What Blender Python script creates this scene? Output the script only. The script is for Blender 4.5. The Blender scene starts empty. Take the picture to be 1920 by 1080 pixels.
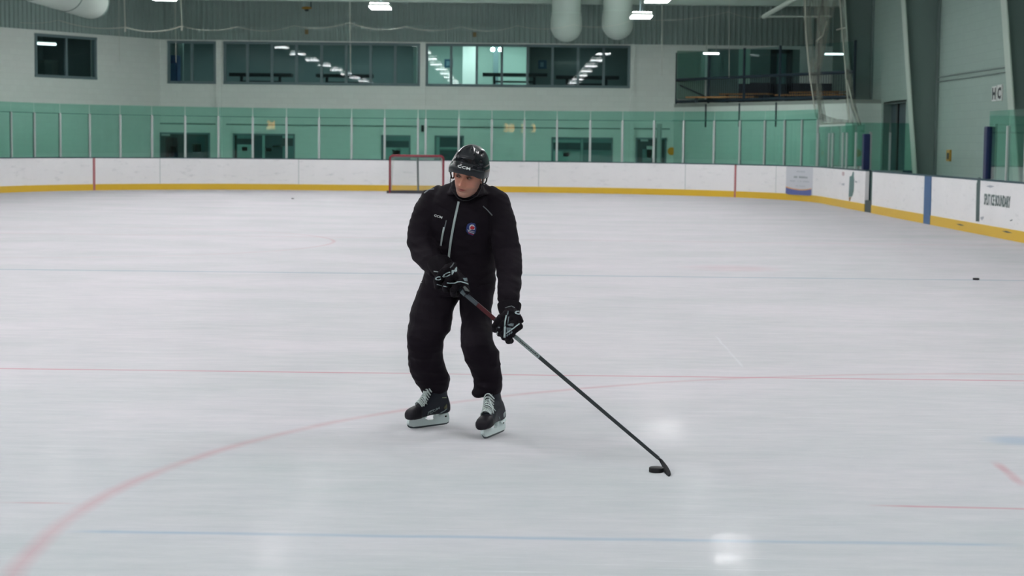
import bpy, bmesh, math, random
from mathutils import Vector, Matrix, noise
from mathutils.bvhtree import BVHTree
random.seed(7)
R = math.radians
C = bpy.context.scene.collection

# ------------------------------------------------------------------ camera
H = 1.67
F = 3400.0                                   # focal length in pixels of a 1920 wide frame
PITCH = math.atan(272.0 / F)
ROLL = R(0.60)
cam_d = bpy.data.cameras.new('camera')
cam = bpy.data.objects.new('camera', cam_d)
C.objects.link(cam)
cam_d.sensor_width = 36.0
cam_d.lens = F / 1920.0 * 36.0
cam_d.clip_end = 300
cam_d.dof.use_dof = True
cam_d.dof.focus_distance = 10.35
cam_d.dof.aperture_fstop = 5.2
CM = Matrix.Translation((0, 0, H)) @ Matrix.Rotation(math.pi / 2 - PITCH, 4, 'X') @ Matrix.Rotation(ROLL, 4, 'Z')
cam.matrix_world = CM
bpy.context.scene.camera = cam
CMI = CM.inverted()

# ------------------------------------------------------------------ world, exposure
sc = bpy.context.scene
sc.view_settings.view_transform = 'Standard'
sc.view_settings.look = 'None'
sc.view_settings.gamma = 1
sc.view_settings.use_curve_mapping = False
sc.view_settings.exposure = 0.22
w = bpy.data.worlds.new('world')
sc.world = w
w.use_nodes = True
w.node_tree.nodes['Background'].inputs[0].default_value = (0.6, 0.7, 0.75, 1)
w.node_tree.nodes['Background'].inputs[1].default_value = 0.05
LAMP = 44.0; UPF = 0.8                                  # radiance of the arena fixtures

# ------------------------------------------------------------------ pixel <-> world
def ray(px, py):
    d = Vector(((px - 960) / F, -(py - 540) / F, -1.0))
    return (CM.to_3x3() @ d)
ORG = Vector((0, 0, H))
def P(px, py, Y):
    d = ray(px, py); return ORG + d * (Y / d.y)
def PXp(px, py, X):
    d = ray(px, py); return ORG + d * (X / d.x)
def PZ(px, py, z=0.0):
    d = ray(px, py); return ORG + d * ((z - H) / d.z)
def proj(p):
    q = CMI @ Vector(p)
    return (960 + F * q.x / -q.z, 540 - F * q.y / -q.z)

# ------------------------------------------------------------------ materials
MATS = {}
def mat(name, col, rough=0.6, metal=0.0, spec=0.3, noise_amt=0.0, nscale=8.0, bump=0.0, bscale=60.0, emit=None, coat=0.0, sheen=0.0):
    if name in MATS: return MATS[name]
    m = bpy.data.materials.new(name); m.use_nodes = True
    nt = m.node_tree; b = nt.nodes['Principled BSDF']
    b.inputs['Base Color'].default_value = (*col, 1)
    b.inputs['Roughness'].default_value = rough
    b.inputs['Metallic'].default_value = metal
    b.inputs['Specular IOR Level'].default_value = spec
    b.inputs['Coat Weight'].default_value = coat
    b.inputs['Coat Roughness'].default_value = 0.12
    if sheen:
        b.inputs['Sheen Weight'].default_value = sheen
    tc = nt.nodes.new('ShaderNodeTexCoord')
    if noise_amt > 0:
        n = nt.nodes.new('ShaderNodeTexNoise'); n.inputs['Scale'].default_value = nscale
        n.inputs['Detail'].default_value = 4
        nt.links.new(tc.outputs['Object'], n.inputs['Vector'])
        mx = nt.nodes.new('ShaderNodeMix'); mx.data_type = 'RGBA'
        mx.inputs[6].default_value = (*[c * (1 - noise_amt) for c in col], 1)
        mx.inputs[7].default_value = (*[min(1, c * (1 + noise_amt)) for c in col], 1)
        nt.links.new(n.outputs['Fac'], mx.inputs[0]); nt.links.new(mx.outputs[2], b.inputs['Base Color'])
    if bump > 0:
        n2 = nt.nodes.new('ShaderNodeTexNoise'); n2.inputs['Scale'].default_value = bscale
        nt.links.new(tc.outputs['Object'], n2.inputs['Vector'])
        bp = nt.nodes.new('ShaderNodeBump'); bp.inputs['Strength'].default_value = bump
        bp.inputs['Distance'].default_value = 0.01
        nt.links.new(n2.outputs['Fac'], bp.inputs['Height']); nt.links.new(bp.outputs[0], b.inputs['Normal'])
    if emit:
        b.inputs['Emission Color'].default_value = (*emit[0], 1)
        b.inputs['Emission Strength'].default_value = emit[1]
    MATS[name] = m
    return m

def glass_mat(name, tint, gloss=1.0):
    m = bpy.data.materials.new(name); m.use_nodes = True
    nt = m.node_tree; nt.nodes.remove(nt.nodes['Principled BSDF'])
    out = nt.nodes['Material Output']
    tr = nt.nodes.new('ShaderNodeBsdfTransparent'); tr.inputs[0].default_value = (*tint, 1)
    gl = nt.nodes.new('ShaderNodeBsdfGlossy'); gl.inputs['Roughness'].default_value = 0.015
    lw = nt.nodes.new('ShaderNodeLayerWeight'); lw.inputs[0].default_value = 0.5
    pw = nt.nodes.new('ShaderNodeMath'); pw.operation = 'POWER'; pw.inputs[1].default_value = 5; nt.links.new(lw.outputs['Facing'], pw.inputs[0])
    fr = nt.nodes.new('ShaderNodeMath'); fr.operation = 'MULTIPLY_ADD'; fr.inputs[1].default_value = 0.96; fr.inputs[2].default_value = 0.04; nt.links.new(pw.outputs[0], fr.inputs[0])
    mu = nt.nodes.new('ShaderNodeMath'); mu.operation = 'MULTIPLY'; mu.inputs[1].default_value = gloss; mu.use_clamp = True
    mx = nt.nodes.new('ShaderNodeMixShader')
    nt.links.new(fr.outputs[0], mu.inputs[0]); nt.links.new(mu.outputs[0], mx.inputs[0])
    nt.links.new(tr.outputs[0], mx.inputs[1]); nt.links.new(gl.outputs[0], mx.inputs[2])
    nt.links.new(mx.outputs[0], out.inputs[0])
    MATS[name] = m
    return m

def block_mat(name, col, dark):
    m = bpy.data.materials.new(name); m.use_nodes = True
    nt = m.node_tree; b = nt.nodes['Principled BSDF']
    tc = nt.nodes.new('ShaderNodeTexCoord')
    sep = nt.nodes.new('ShaderNodeSeparateXYZ'); nt.links.new(tc.outputs['Object'], sep.inputs[0])
    ad = nt.nodes.new('ShaderNodeMath'); nt.links.new(sep.outputs[0], ad.inputs[0]); nt.links.new(sep.outputs[1], ad.inputs[1])
    cb = nt.nodes.new('ShaderNodeCombineXYZ'); nt.links.new(ad.outputs[0], cb.inputs[0]); nt.links.new(sep.outputs[2], cb.inputs[1])
    br = nt.nodes.new('ShaderNodeTexBrick'); nt.links.new(cb.outputs[0], br.inputs['Vector'])
    br.inputs['Scale'].default_value = 1.0
    br.inputs['Brick Width'].default_value = 0.4; br.inputs['Row Height'].default_value = 0.2
    br.inputs['Mortar Size'].default_value = 0.008; br.inputs['Mortar Smooth'].default_value = 0.3
    br.inputs['Color1'].default_value = (*col, 1); br.inputs['Color2'].default_value = (*[c * .97 for c in col], 1)
    br.inputs['Mortar'].default_value = (*dark, 1)
    nt.links.new(br.outputs['Color'], b.inputs['Base Color'])
    b.inputs['Roughness'].default_value = 0.7; b.inputs['Specular IOR Level'].default_value = 0.2
    MATS[name] = m
    return m

M_white_board = mat('board_white', (0.82, 0.81, 0.825), 0.4, noise_amt=0.05, nscale=1.3)
def scuff(m):
    """grey puck marks and rubs on the board plastic"""
    nt = m.node_tree; b = nt.nodes['Principled BSDF']
    tc = nt.nodes.new('ShaderNodeTexCoord'); mp = nt.nodes.new('ShaderNodeMapping')
    mp.inputs['Scale'].default_value = (1, 1, 4)
    nt.links.new(tc.outputs['Object'], mp.inputs[0])
    n = nt.nodes.new('ShaderNodeTexNoise'); n.inputs['Scale'].default_value = 2.2; n.inputs['Detail'].default_value = 9; n.inputs['Roughness'].default_value = 0.75
    nt.links.new(mp.outputs[0], n.inputs['Vector'])
    r = nt.nodes.new('ShaderNodeValToRGB'); r.color_ramp.elements[0].position = 0.56; r.color_ramp.elements[1].position = 0.74
    r.color_ramp.elements[0].color = (1, 1, 1, 1); r.color_ramp.elements[1].color = (0.72, 0.74, 0.75, 1)
    nt.links.new(n.outputs['Fac'], r.inputs[0])
    src = b.inputs['Base Color'].links[0].from_socket
    mx = nt.nodes.new('ShaderNodeMix'); mx.data_type = 'RGBA'; mx.blend_type = 'MULTIPLY'; mx.inputs[0].default_value = 1
    nt.links.new(src, mx.inputs[6]); nt.links.new(r.outputs[0], mx.inputs[7]); nt.links.new(mx.outputs[2], b.inputs['Base Color'])
scuff(M_white_board)
M_yellow = mat('kick_yellow', (0.66, 0.42, 0.035), 0.45)
M_cap = mat('cap_blue_green', (0.03, 0.07, 0.09), 0.5)
M_redline = mat('red_line_plastic', (0.40, 0.14, 0.15), 0.5)
M_blueline = mat('blue_line_plastic', (0.045, 0.115, 0.25), 0.5)
M_glass = glass_mat('rink_glass_green', (0.66, 0.88, 0.82), 0.85)
M_glass_clear = glass_mat('window_glass', (0.78, 0.88, 0.88), 0.42)
M_alu = mat('aluminium', (0.42, 0.47, 0.46), 0.45, 0.3)
M_winframe = mat('window_frame_paint', (0.15, 0.22, 0.235), 0.5)
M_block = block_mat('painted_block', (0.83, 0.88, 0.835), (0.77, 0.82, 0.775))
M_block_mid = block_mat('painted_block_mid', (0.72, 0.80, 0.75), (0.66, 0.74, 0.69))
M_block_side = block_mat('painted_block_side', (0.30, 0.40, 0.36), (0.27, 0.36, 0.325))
M_corr = mat('corrugated_steel', (0.30, 0.395, 0.37), 0.55, noise_amt=0.08, nscale=0.6)
M_steel_paint = mat('frame_steel_paint', (0.17, 0.235, 0.22), 0.5)
M_steel_light = mat('frame_flange_paint', (0.42, 0.51, 0.45), 0.5)
M_beam = mat('beam_paint', (0.42, 0.54, 0.48), 0.5)
M_ceiling = mat('ceiling_white', (0.72, 0.78, 0.75), 0.7)
M_dark = mat('dark_doorway', (0.035, 0.055, 0.06), 0.5)
M_door = mat('door_paint', (0.055, 0.085, 0.1), 0.45)
M_doorpane = mat('door_pane', (0.1, 0.22, 0.22), 0.3)
M_paper = mat('paper', (0.5, 0.6, 0.56), 0.8)
M_black = mat('black_plastic', (0.012, 0.012, 0.014), 0.35)
M_rubber = mat('puck_rubber', (0.012, 0.012, 0.014), 0.6)
M_blue_pad = mat('blue_post_pad', (0.008, 0.018, 0.07), 0.5)
M_navy_rail = mat('rail_navy', (0.018, 0.035, 0.05), 0.5)
M_wood = mat('bench_wood', (0.38, 0.2, 0.07), 0.5, noise_amt=0.15)
M_rope = mat('net_rope', (0.55, 0.58, 0.5), 0.8)
M_duct = mat('duct_skin', (0.40, 0.50, 0.45), 0.45, bump=0.2, bscale=6)
M_lamp = mat('lamp_diffuser', (0.9, 0.9, 0.9), 0.5, emit=((1.0, 0.965, 0.985), LAMP))
M_upfill = mat('lamp_upfill', (0.9, 0.9, 0.9), 0.5, emit=((1.0, 0.985, 0.985), LAMP * UPF))
M_goal_red = mat('goal_red', (0.2, 0.015, 0.03), 0.4)
M_goal_dark = mat('goal_dark', (0.05, 0.05, 0.06), 0.5)
M_net = mat('goal_net_cord', (0.5, 0.56, 0.53), 0.8)
M_orange = mat('orange_sign', (0.95, 0.34, 0.02), 0.5)

# ------------------------------------------------------------------ mesh helpers
class MB:
    def __init__(s): s.v = []; s.f = []; s.m = []
    def add(s, vs, fs, mi=0):
        o = len(s.v); s.v += [Vector(v) for v in vs]
        s.f += [tuple(i + o for i in f) for f in fs]; s.m += [mi] * len(fs)
    def box(s, a, b, mi=0):
        x0, y0, z0 = a; x1, y1, z1 = b
        s.add([(x0,y0,z0),(x1,y0,z0),(x1,y1,z0),(x0,y1,z0),(x0,y0,z1),(x1,y0,z1),(x1,y1,z1),(x0,y1,z1)],
              [(0,3,2,1),(4,5,6,7),(0,1,5,4),(1,2,6,5),(2,3,7,6),(3,0,4,7)], mi)
    def obox(s, p0, p1, z0, z1, t, off=0.0, mi=0):
        """wall-like box from plan point p0 to p1, thickness t to the left of p0->p1 starting at off"""
        p0 = Vector(p0[:2]); p1 = Vector(p1[:2]); d = (p1 - p0).normalized(); n = Vector((-d.y, d.x))
        q = [p0 + n * off, p1 + n * off, p1 + n * (off + t), p0 + n * (off + t)]
        s.add([(*a, z0) for a in q] + [(*a, z1) for a in q],
              [(0,3,2,1),(4,5,6,7),(0,1,5,4),(1,2,6,5),(2,3,7,6),(3,0,4,7)], mi)
    def prism(s, poly, axis_vec, mi=0):
        """closed polygon (3D points) swept along axis_vec"""
        n = len(poly); a = [Vector(p) for p in poly]; b = [p + Vector(axis_vec) for p in a]
        s.add(a + b, [tuple(range(n))[::-1], tuple(range(n, 2 * n))] + [(i, (i + 1) % n, n + (i + 1) % n, n + i) for i in range(n)], mi)
    def loft(s, rings, cap=True, mi=0):
        n = len(rings[0]); o = len(s.v); vs = [p for r in rings for p in r]; fs = []
        for k in range(len(rings) - 1):
            for i in range(n):
                j = (i + 1) % n
                fs.append((k*n+i, k*n+j, (k+1)*n+j, (k+1)*n+i))
        if cap:
            fs.append(tuple(range(n))[::-1]); fs.append(tuple(range((len(rings)-1)*n, len(rings)*n)))
        s.add(vs, fs, mi)
    def tube(s, pts, rad, n=10, up=None, mi=0, flat=1.0, cap=True):
        """tube along pts; rad scalar or list; flat scales the second axis"""
        pts = [Vector(p) for p in pts]
        if not isinstance(rad, (list, tuple)): rad = [rad] * len(pts)
        rings = []; prev = Vector(up) if up is not None else None
        for i, p in enumerate(pts):
            t = (pts[min(i+1, len(pts)-1)] - pts[max(i-1, 0)]).normalized()
            if prev is None:
                prev = Vector((0, 0, 1)) if abs(t.z) < 0.9 else Vector((1, 0, 0))
            u = (prev - t * prev.dot(t)).normalized(); v = t.cross(u)
            if up is None: prev = u
            rings.append([p + u * (rad[i] * flat * math.cos(a)) + v * (rad[i] * math.sin(a)) for a in [2*math.pi*k/n for k in range(n)]])
        s.loft(rings, cap, mi)
    def blob(s, c, r, n=12, Mx=None, mi=0):
        rings = []
        for k in range(1, n):
            ph = math.pi * k / n - math.pi / 2
            rings.append([Vector((r[0]*math.cos(ph)*math.cos(a), r[1]*math.cos(ph)*math.sin(a), r[2]*math.sin(ph))) for a in [2*math.pi*i/(2*n) for i in range(2*n)]])
        if Mx is not None: rings = [[Mx @ p for p in rr] for rr in rings]
        s.loft([[Vector(c) + p for p in rr] for rr in rings], True, mi)
    def build(s, name, mats, parent=None, smooth=None, bevel=0):
        me = bpy.data.meshes.new(name)
        me.from_pydata([tuple(v) for v in s.v], [], s.f)
        if not isinstance(mats, (list, tuple)): mats = [mats]
        for m in mats: me.materials.append(m)
        for p, mi in zip(me.polygons, s.m): p.material_index = mi
        bm = bmesh.new(); bm.from_mesh(me); bmesh.ops.recalc_face_normals(bm, faces=bm.faces); bm.to_mesh(me); bm.free()
        if smooth is not None:
            me.shade_smooth()
            if smooth < 180: me.set_sharp_from_angle(angle=R(smooth))
        o = bpy.data.objects.new(name, me); C.objects.link(o)
        if parent is not None:
            o.parent = parent; o.matrix_parent_inverse = parent.matrix_world.inverted() if parent.type != 'EMPTY' else Matrix.Translation(-Vector(parent.location))
        if bevel:
            b = o.modifiers.new('bevel', 'BEVEL'); b.width = bevel; b.segments = 2; b.limit_method = 'ANGLE'
        return o

def thing(name, label, cat, loc, group=None):
    o = bpy.data.objects.new(name, None); C.objects.link(o); o.location = loc; o.empty_display_size = 0.1
    o['label'] = label; o['category'] = cat
    if group: o['group'] = group
    return o
def tag(o, label, cat, group=None, kind=None):
    o['label'] = label; o['category'] = cat
    if group: o['group'] = group
    if kind: o['kind'] = kind
    return o
def struct(o):
    o['kind'] = 'structure'; return o
def dup(root, loc, label=None, group=None):
    r = root.copy(); C.objects.link(r); r.location = loc
    if label: r['label'] = label
    if group: r['group'] = group
    for ch in list(root.children):
        c = ch.copy(); C.objects.link(c); c.parent = r; c.matrix_parent_inverse = ch.matrix_parent_inverse.copy()
    return r
def sub(o, parent):
    """make o (built in world space) a child of a mesh part"""
    o.parent = parent
    o.matrix_parent_inverse = parent.matrix_world.inverted()
    bpy.context.view_layer.update()
    return o

# ------------------------------------------------------------------ ice surface (floor) with painted lines
def make_ice():
    m = bpy.data.materials.new('ice'); m.use_nodes = True
    nt = m.node_tree; nt.nodes.remove(nt.nodes['Principled BSDF']); out = nt.nodes['Material Output']
    N = nt.nodes.new; L = nt.links.new
    tc = N('ShaderNodeTexCoord'); sep = N('ShaderNodeSeparateXYZ'); L(tc.outputs['Object'], sep.inputs[0])
    X, Y = sep.outputs[0], sep.outputs[1]
    def mth(op, a, b=None, clamp=False):
        n = N('ShaderNodeMath'); n.operation = op; n.use_clamp = clamp
        for i, v in enumerate((a, b)):
            if v is None: continue
            if isinstance(v, (int, float)): n.inputs[i].default_value = v
            else: L(v, n.inputs[i])
        return n.outputs[0]
    def tex(scale, sx, sy, detail=5, rough=.6, rot=0.0):
        mp = N('ShaderNodeMapping'); mp.inputs['Scale'].default_value = (sx, sy, 1); mp.inputs['Rotation'].default_value = (0, 0, rot)
        L(tc.outputs['Object'], mp.inputs[0]); n = N('ShaderNodeTexNoise'); n.inputs['Scale'].default_value = scale
        n.inputs['Detail'].default_value = detail; n.inputs['Roughness'].default_value = rough; L(mp.outputs[0], n.inputs['Vector'])
        return n.outputs['Fac']
    def ramp(v, p0, p1, c0=(0,0,0,1), c1=(1,1,1,1)):
        r = N('ShaderNodeValToRGB'); r.color_ramp.elements[0].position = p0; r.color_ramp.elements[1].position = p1
        r.color_ramp.elements[0].color = c0; r.color_ramp.elements[1].color = c1; L(v, r.inputs[0]); return r.outputs[0]
    wob = mth('MULTIPLY', mth('SUBTRACT', tex(1.2, 1, 1, 3), 0.5), 0.05)
    fade = ramp(tex(0.7, 1, 2.0, 4), 0.30, 0.62)
    fade = mth('MULTIPLY', mth('ADD', fade, 0.9), 0.55, True)
    # base colour: cloudy, brushed ice
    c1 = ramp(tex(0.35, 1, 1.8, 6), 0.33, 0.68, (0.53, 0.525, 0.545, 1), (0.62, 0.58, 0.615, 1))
    c2 = ramp(tex(2.2, 1, 3.5, 7, .7, R(8)), 0.35, 0.66, (0.86, 0.89, 0.90, 1), (1, 1, 1, 1))
    mx = N('ShaderNodeMix'); mx.data_type = 'RGBA'; mx.blend_type = 'MULTIPLY'; mx.inputs[0].default_value = 0.8
    L(c1, mx.inputs[6]); L(c2, mx.inputs[7]); col = mx.outputs[2]
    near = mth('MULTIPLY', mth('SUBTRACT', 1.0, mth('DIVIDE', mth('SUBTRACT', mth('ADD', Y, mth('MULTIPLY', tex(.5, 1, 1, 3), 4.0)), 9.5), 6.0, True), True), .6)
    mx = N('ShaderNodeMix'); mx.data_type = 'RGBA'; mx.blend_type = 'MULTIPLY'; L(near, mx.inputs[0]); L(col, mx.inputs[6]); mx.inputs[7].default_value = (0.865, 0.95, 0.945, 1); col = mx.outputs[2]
    # skate scratches
    for rot, sc_, st in ((R(25), 3.0, 0.25), (R(-18), 2.3, 0.3), (R(70), 2.0, 0.2)):
        t = tex(sc_, 0.35, 9, 8, .7, rot)
        s = ramp(t, 0.60, 0.66)
        mk = ramp(tex(0.5, 1, 1, 3, .5, rot), 0.45, 0.6)
        mx = N('ShaderNodeMix'); mx.data_type = 'RGBA'; L(mth('MULTIPLY', mth('MULTIPLY', s, mk), st), mx.inputs[0])
        L(col, mx.inputs[6]); mx.inputs[7].default_value = (0.76, 0.78, 0.80, 1); col = mx.outputs[2]
    def paint(mask, c, a):
        nonlocal col
        f = mth('MULTIPLY', mth('MULTIPLY', mask, fade), a, True)
        mx = N('ShaderNodeMix'); mx.data_type = 'RGBA'; L(f, mx.inputs[0]); L(col, mx.inputs[6]); mx.inputs[7].default_value = (*c, 1); col = mx.outputs[2]
    def soft(d, half, sft):   # 1 inside, 0 outside
        return mth('SUBTRACT', 1.0, mth('DIVIDE', mth('SUBTRACT', mth('ABSOLUTE', mth('ADD', d, wob)), half - sft / 2), sft, True), True)
    def line(pxa, pxb, w_, c, a, clip=False, sft=0.03):
        A = PZ(*pxa); B = PZ(*pxb); d = (B - A).normalized(); n = Vector((-d.y, d.x))
        k = -(n.x * A.x + n.y * A.y)
        dist = mth('ADD', mth('ADD', mth('MULTIPLY', X, n.x), mth('MULTIPLY', Y, n.y)), k)
        mk = soft(dist, w_ / 2, sft)
        if clip:
            t0 = A.x * d.x + A.y * d.y; t1 = B.x * d.x + B.y * d.y
            t = mth('ADD', mth('MULTIPLY', X, d.x), mth('MULTIPLY', Y, d.y))
            mk = mth('MULTIPLY', mk, mth('MULTIPLY', mth('MULTIPLY', mth('SUBTRACT', t, t0), 5, True), mth('MULTIPLY', mth('SUBTRACT', t1, t), 5, True)))
        paint(mk, c, a)
    def circle(cx, cy, r, w_, c, a, sft=0.04):
        d = mth('SUBTRACT', mth('SQRT', mth('ADD', mth('POWER', mth('SUBTRACT', X, cx), 2), mth('POWER', mth('SUBTRACT', Y, cy), 2))), r)
        paint(soft(d, w_ / 2, sft), c, a)
    red = (0.50, 0.17, 0.21); blue = (0.27, 0.37, 0.50)
    line((0, 691), (1920, 714), 0.055, red, 0.60)
    line((0, 505), (1920, 526), 0.12, (0.26, 0.35, 0.42), 0.85, sft=0.10)
    line((0, 437), (1920, 461), 0.10, red, 0.28, sft=0.1)
    line((110, 996), (1920, 1022), 0.05, blue, 0.62, clip=True, sft=0.04)
    line((-10, 942), (150, 944), 0.03, red, 0.5, clip=True)
    line((1620, 947), (2100, 958), 0.04, red, 0.5, clip=True)
    line((1340, 628), (1395, 690), 0.012, (0.75, 0.77, 0.80), 0.35, clip=True, sft=.02)
    circle(CC[0], CC[1], CC[2], 0.065, red, 0.36, sft=.07)
    a = PZ(1862, 862); b_ = PZ(1925, 915); line((1862, 862), (1925, 915), 0.05, red, 0.4, clip=True)
    sp = PZ(1900, 826); circle(sp.x + .02, sp.y, 0.0, 0.30, (0.30, 0.38, 0.50), 0.6, sft=0.14)
    sp = PZ(1372, 503); circle(sp.x, sp.y, 0.0, 1.1, red, 0.18, sft=0.5)
    sp = PZ(110, 450); circle(sp.x, sp.y, 4.5, 0.06, red, 0.3)
    df = N('ShaderNodeBsdfDiffuse'); L(col, df.inputs[0])
    gl = N('ShaderNodeBsdfGlossy'); 
    rr = ramp(tex(1.6, 1, 2.5, 5), 0.3, 0.7, (0.08, 0.08, 0.08, 1), (0.17, 0.17, 0.17, 1)); L(rr, gl.inputs['Roughness'])
    bp = N('ShaderNodeBump'); bp.inputs['Strength'].default_value = 0.25; bp.inputs['Distance'].default_value = 0.004
    L(tex(7, 0.6, 1.6, 4), bp.inputs['Height']); L(bp.outputs[0], gl.inputs['Normal'])
    ms = N('ShaderNodeMixShader')
    gloss_spots = 0.012                               # gloss mix, raised in spots shaped to show the lamp glints
    for (px, py, rr2, k2) in ((1243, 806, .34, .034), (1352, 1012, .16, .034), (1356, 1046, .14, .038), (1235, 775, .5, .012)):
        q = PZ(px, py); dd_ = mth('SQRT', mth('ADD', mth('POWER', mth('SUBTRACT', X, q.x), 2), mth('POWER', mth('MULTIPLY', mth('SUBTRACT', Y, q.y), .6), 2)))
        gloss_spots = mth('ADD', gloss_spots, mth('MULTIPLY', mth('SUBTRACT', 1.0, mth('DIVIDE', dd_, rr2), True), k2))
    L(gloss_spots, ms.inputs[0])
    L(df.outputs[0], ms.inputs[1]); L(gl.outputs[0], ms.inputs[2]); L(ms.outputs[0], out.inputs[0])
    return m

# face-off circle fitted to points read off the ice
def fit_circle(pts):
    import itertools
    sx = [0]*3; A = [[0]*3 for _ in range(3)]
    for p in pts:
        row = (2*p.x, 2*p.y, 1); v = p.x*p.x + p.y*p.y
        for i in range(3):
            sx[i] += row[i]*v
            for j in range(3): A[i][j] += row[i]*row[j]
    s = Matrix(A).inverted() @ Vector(sx)
    return (s.x, s.y, math.sqrt(s.z + s.x**2 + s.y**2))
CC = fit_circle([PZ(*p) for p in ((15, 1060), (150, 957), (300, 888), (470, 832), (640, 794), (800, 763), (950, 739), (1100, 723), (1300, 713), (1450, 710))])

EX, WX, EY, CR = 9.05, -15.7, 61.5, 8.5      # rink outline: right side, left side, far end, corner radius
def floor():
    mb = MB()
    mb.add([(-19, -9, 0), (12.2, -9, 0), (12.2, 75, 0), (-19, 75, 0)], [(0, 1, 2, 3)])
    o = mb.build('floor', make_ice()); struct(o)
floor()
print('circle', CC)

# ------------------------------------------------------------------ walls
def holes_wall(name, p0, p1, z0, z1, holes, m, t=0.25):
    """wall from p0 to p1 (thickness away from the rink, left of p0->p1), rectangular openings in (u, z)"""
    p0 = Vector(p0); p1 = Vector(p1); Ld = (p1 - p0).length; d = (p1 - p0) / Ld
    us = sorted({0, Ld} | {h[0] for h in holes} | {h[1] for h in holes}); zs = sorted({z0, z1} | {h[2] for h in holes} | {h[3] for h in holes})
    mb = MB()
    for a, b in zip(us, us[1:]):
        runs = []
        for c, e in zip(zs, zs[1:]):
            um, zm = (a + b) / 2, (c + e) / 2
            if any(h[0] < um < h[1] and h[2] < zm < h[3] for h in holes): continue
            if runs and abs(runs[-1][1] - c) < 1e-6: runs[-1][1] = e
            else: runs.append([c, e])
        for c, e in runs: mb.obox(p0 + d * a, p0 + d * b, c, e, t)
    return struct(mb.build(name, m))

FW = 66.0                                    # far wall plane
FL, FR = -12.8, 5.8
def u_of(px, y=120): return P(px, y, FW).x - FL
def z_of(px, py): return P(px, py, FW).z
# window groups of the upper lobby: (x0, x1, y top, y bottom, mullion x list)
WG = [(315, 405, 80, 154, [360]),
      (420, 787, 82, 158, [464, 510, 556, 603, 649, 695, 741]),
      (799, 1181, 86, 162, [846, 894, 941, 989, 1036, 1084, 1132])]
wz1 = z_of(700, 82); wz0 = z_of(700, 159)
holes = [(u_of(g[0]), u_of(g[1]), wz0, wz1) for g in WG]
# note: thickness extends to the left of p0->p1, so p0->p1 runs with the outside on its left
CZ = z_of(700, 78)                           # bottom edge of corrugated cladding
holes_wall('wall_back', (FL, FW), (11.5, FW), 0, CZ, holes, M_block)
DL0 = Vector((-18.5, 56.9)); DL1 = Vector((FL, FW))
def on_diag(px, py, a=DL0, b=DL1):
    d = ray(px, py); dx, dy = (b - a).normalized(); n = Vector((-dy, dx))
    t = (n.dot(a) - n.dot(Vector((0, 0)))) / (n.x * d.x + n.y * d.y)
    q = ORG + d * t
    return (Vector((q.x, q.y)) - a).length, q.z
ua, za = on_diag(65, 66); ub, zb = on_diag(180, 148); ub2, za2 = on_diag(180, 70)
DW = (ua, ub, zb, (za + za2) / 2)
holes_wall('wall_left_corner', DL0, DL1, 0, CZ, [DW], M_block)
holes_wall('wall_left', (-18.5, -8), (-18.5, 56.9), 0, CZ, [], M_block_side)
dr0 = PXp(1657, 195, 11.5); dr1 = PXp(1699, 190, 11.5)
RWL = 66.0
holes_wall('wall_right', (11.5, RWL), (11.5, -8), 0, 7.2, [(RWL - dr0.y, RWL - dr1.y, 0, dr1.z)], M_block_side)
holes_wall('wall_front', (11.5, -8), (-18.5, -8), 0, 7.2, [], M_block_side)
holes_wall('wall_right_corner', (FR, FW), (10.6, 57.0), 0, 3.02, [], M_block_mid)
holes_wall('wall_right_return', (10.6, 57.0), (11.5, 57.0), 0, 3.02, [], M_block_mid)

def corr(name, p0, p1, z0, z1):
    p0 = Vector(p0); p1 = Vector(p1); Ld = (p1 - p0).length; d = (p1 - p0) / Ld; n = Vector((-d.y, d.x))
    mb = MB(); pts = []; u = 0; pitch = 0.19
    while u < Ld:
        for du, off in ((0, 0), (.05, 0), (.075, .045), (.155, .045)):
            if u + du < Ld: pts.append((u + du, off))
        u += pitch
    pts.append((Ld, 0))
    q = [p0 + d * a + n * (o - .06) for a, o in pts] + [p1 + n * .2, p0 + n * .2]
    mb.prism([(*a, z0) for a in q], (0, 0, z1 - z0))
    return struct(mb.build(name, M_corr))
corr('wall_back_cladding', (FL, FW), (11.5, FW), CZ, 7.2)
corr('wall_left_corner_cladding', DL0, DL1, CZ, 7.2)
corr('wall_left_cladding', (-18.5, -8), (-18.5, 56.9), CZ, 7.2)
mb = MB(); mb.box((-19, -8.3, 7.2), (11.9, 66.3, 7.35)); struct(mb.build('ceiling', M_ceiling))
# roof beams across the hall
mb = MB()
for y in (62.2, 53.6, 45.0, 36.4, 27.8, 19.2, 10.6, 2.0):
    if y == 62.2: pass
    z = 6.40 if y > 60 else 6.72
    mb.box((-18.4, y - .15, z), (11.4, y + .15, z + .03)); mb.box((-18.4, y - .02, z), (11.4, y + .02, 7.2))
    mb.box((-18.4, y - .15, 7.1), (11.4, y + .15, 7.2))
struct(mb.build('trim_1', M_beam))
# pilasters on the far wall
for i, (px, w_) in enumerate(((411, .2), (793, .2), (1186, .16))):
    x = P(px, 120, FW).x; mb = MB(); mb.box((x - w_ / 2, FW - .1, 0), (x + w_ / 2, FW, CZ)); struct(mb.build('trim_%d' % (i + 2), M_block))
# thin header lines above the ground floor openings
mb = MB()
for a, b, y in ((292, 404, 232), (424, 782, 235), (803, 1163, 239.5), (1180, 1256, 241.5)):
    A = P(a, y, FW - .02); B = P(b, y, FW - .02); z = (A.z + B.z) / 2; mb.box((A.x, FW - .04, z - .02), (B.x, FW, z + .02))
struct(mb.build('trim_5', mat('header_grey', (0.2, 0.27, 0.25), .6)))

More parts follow.
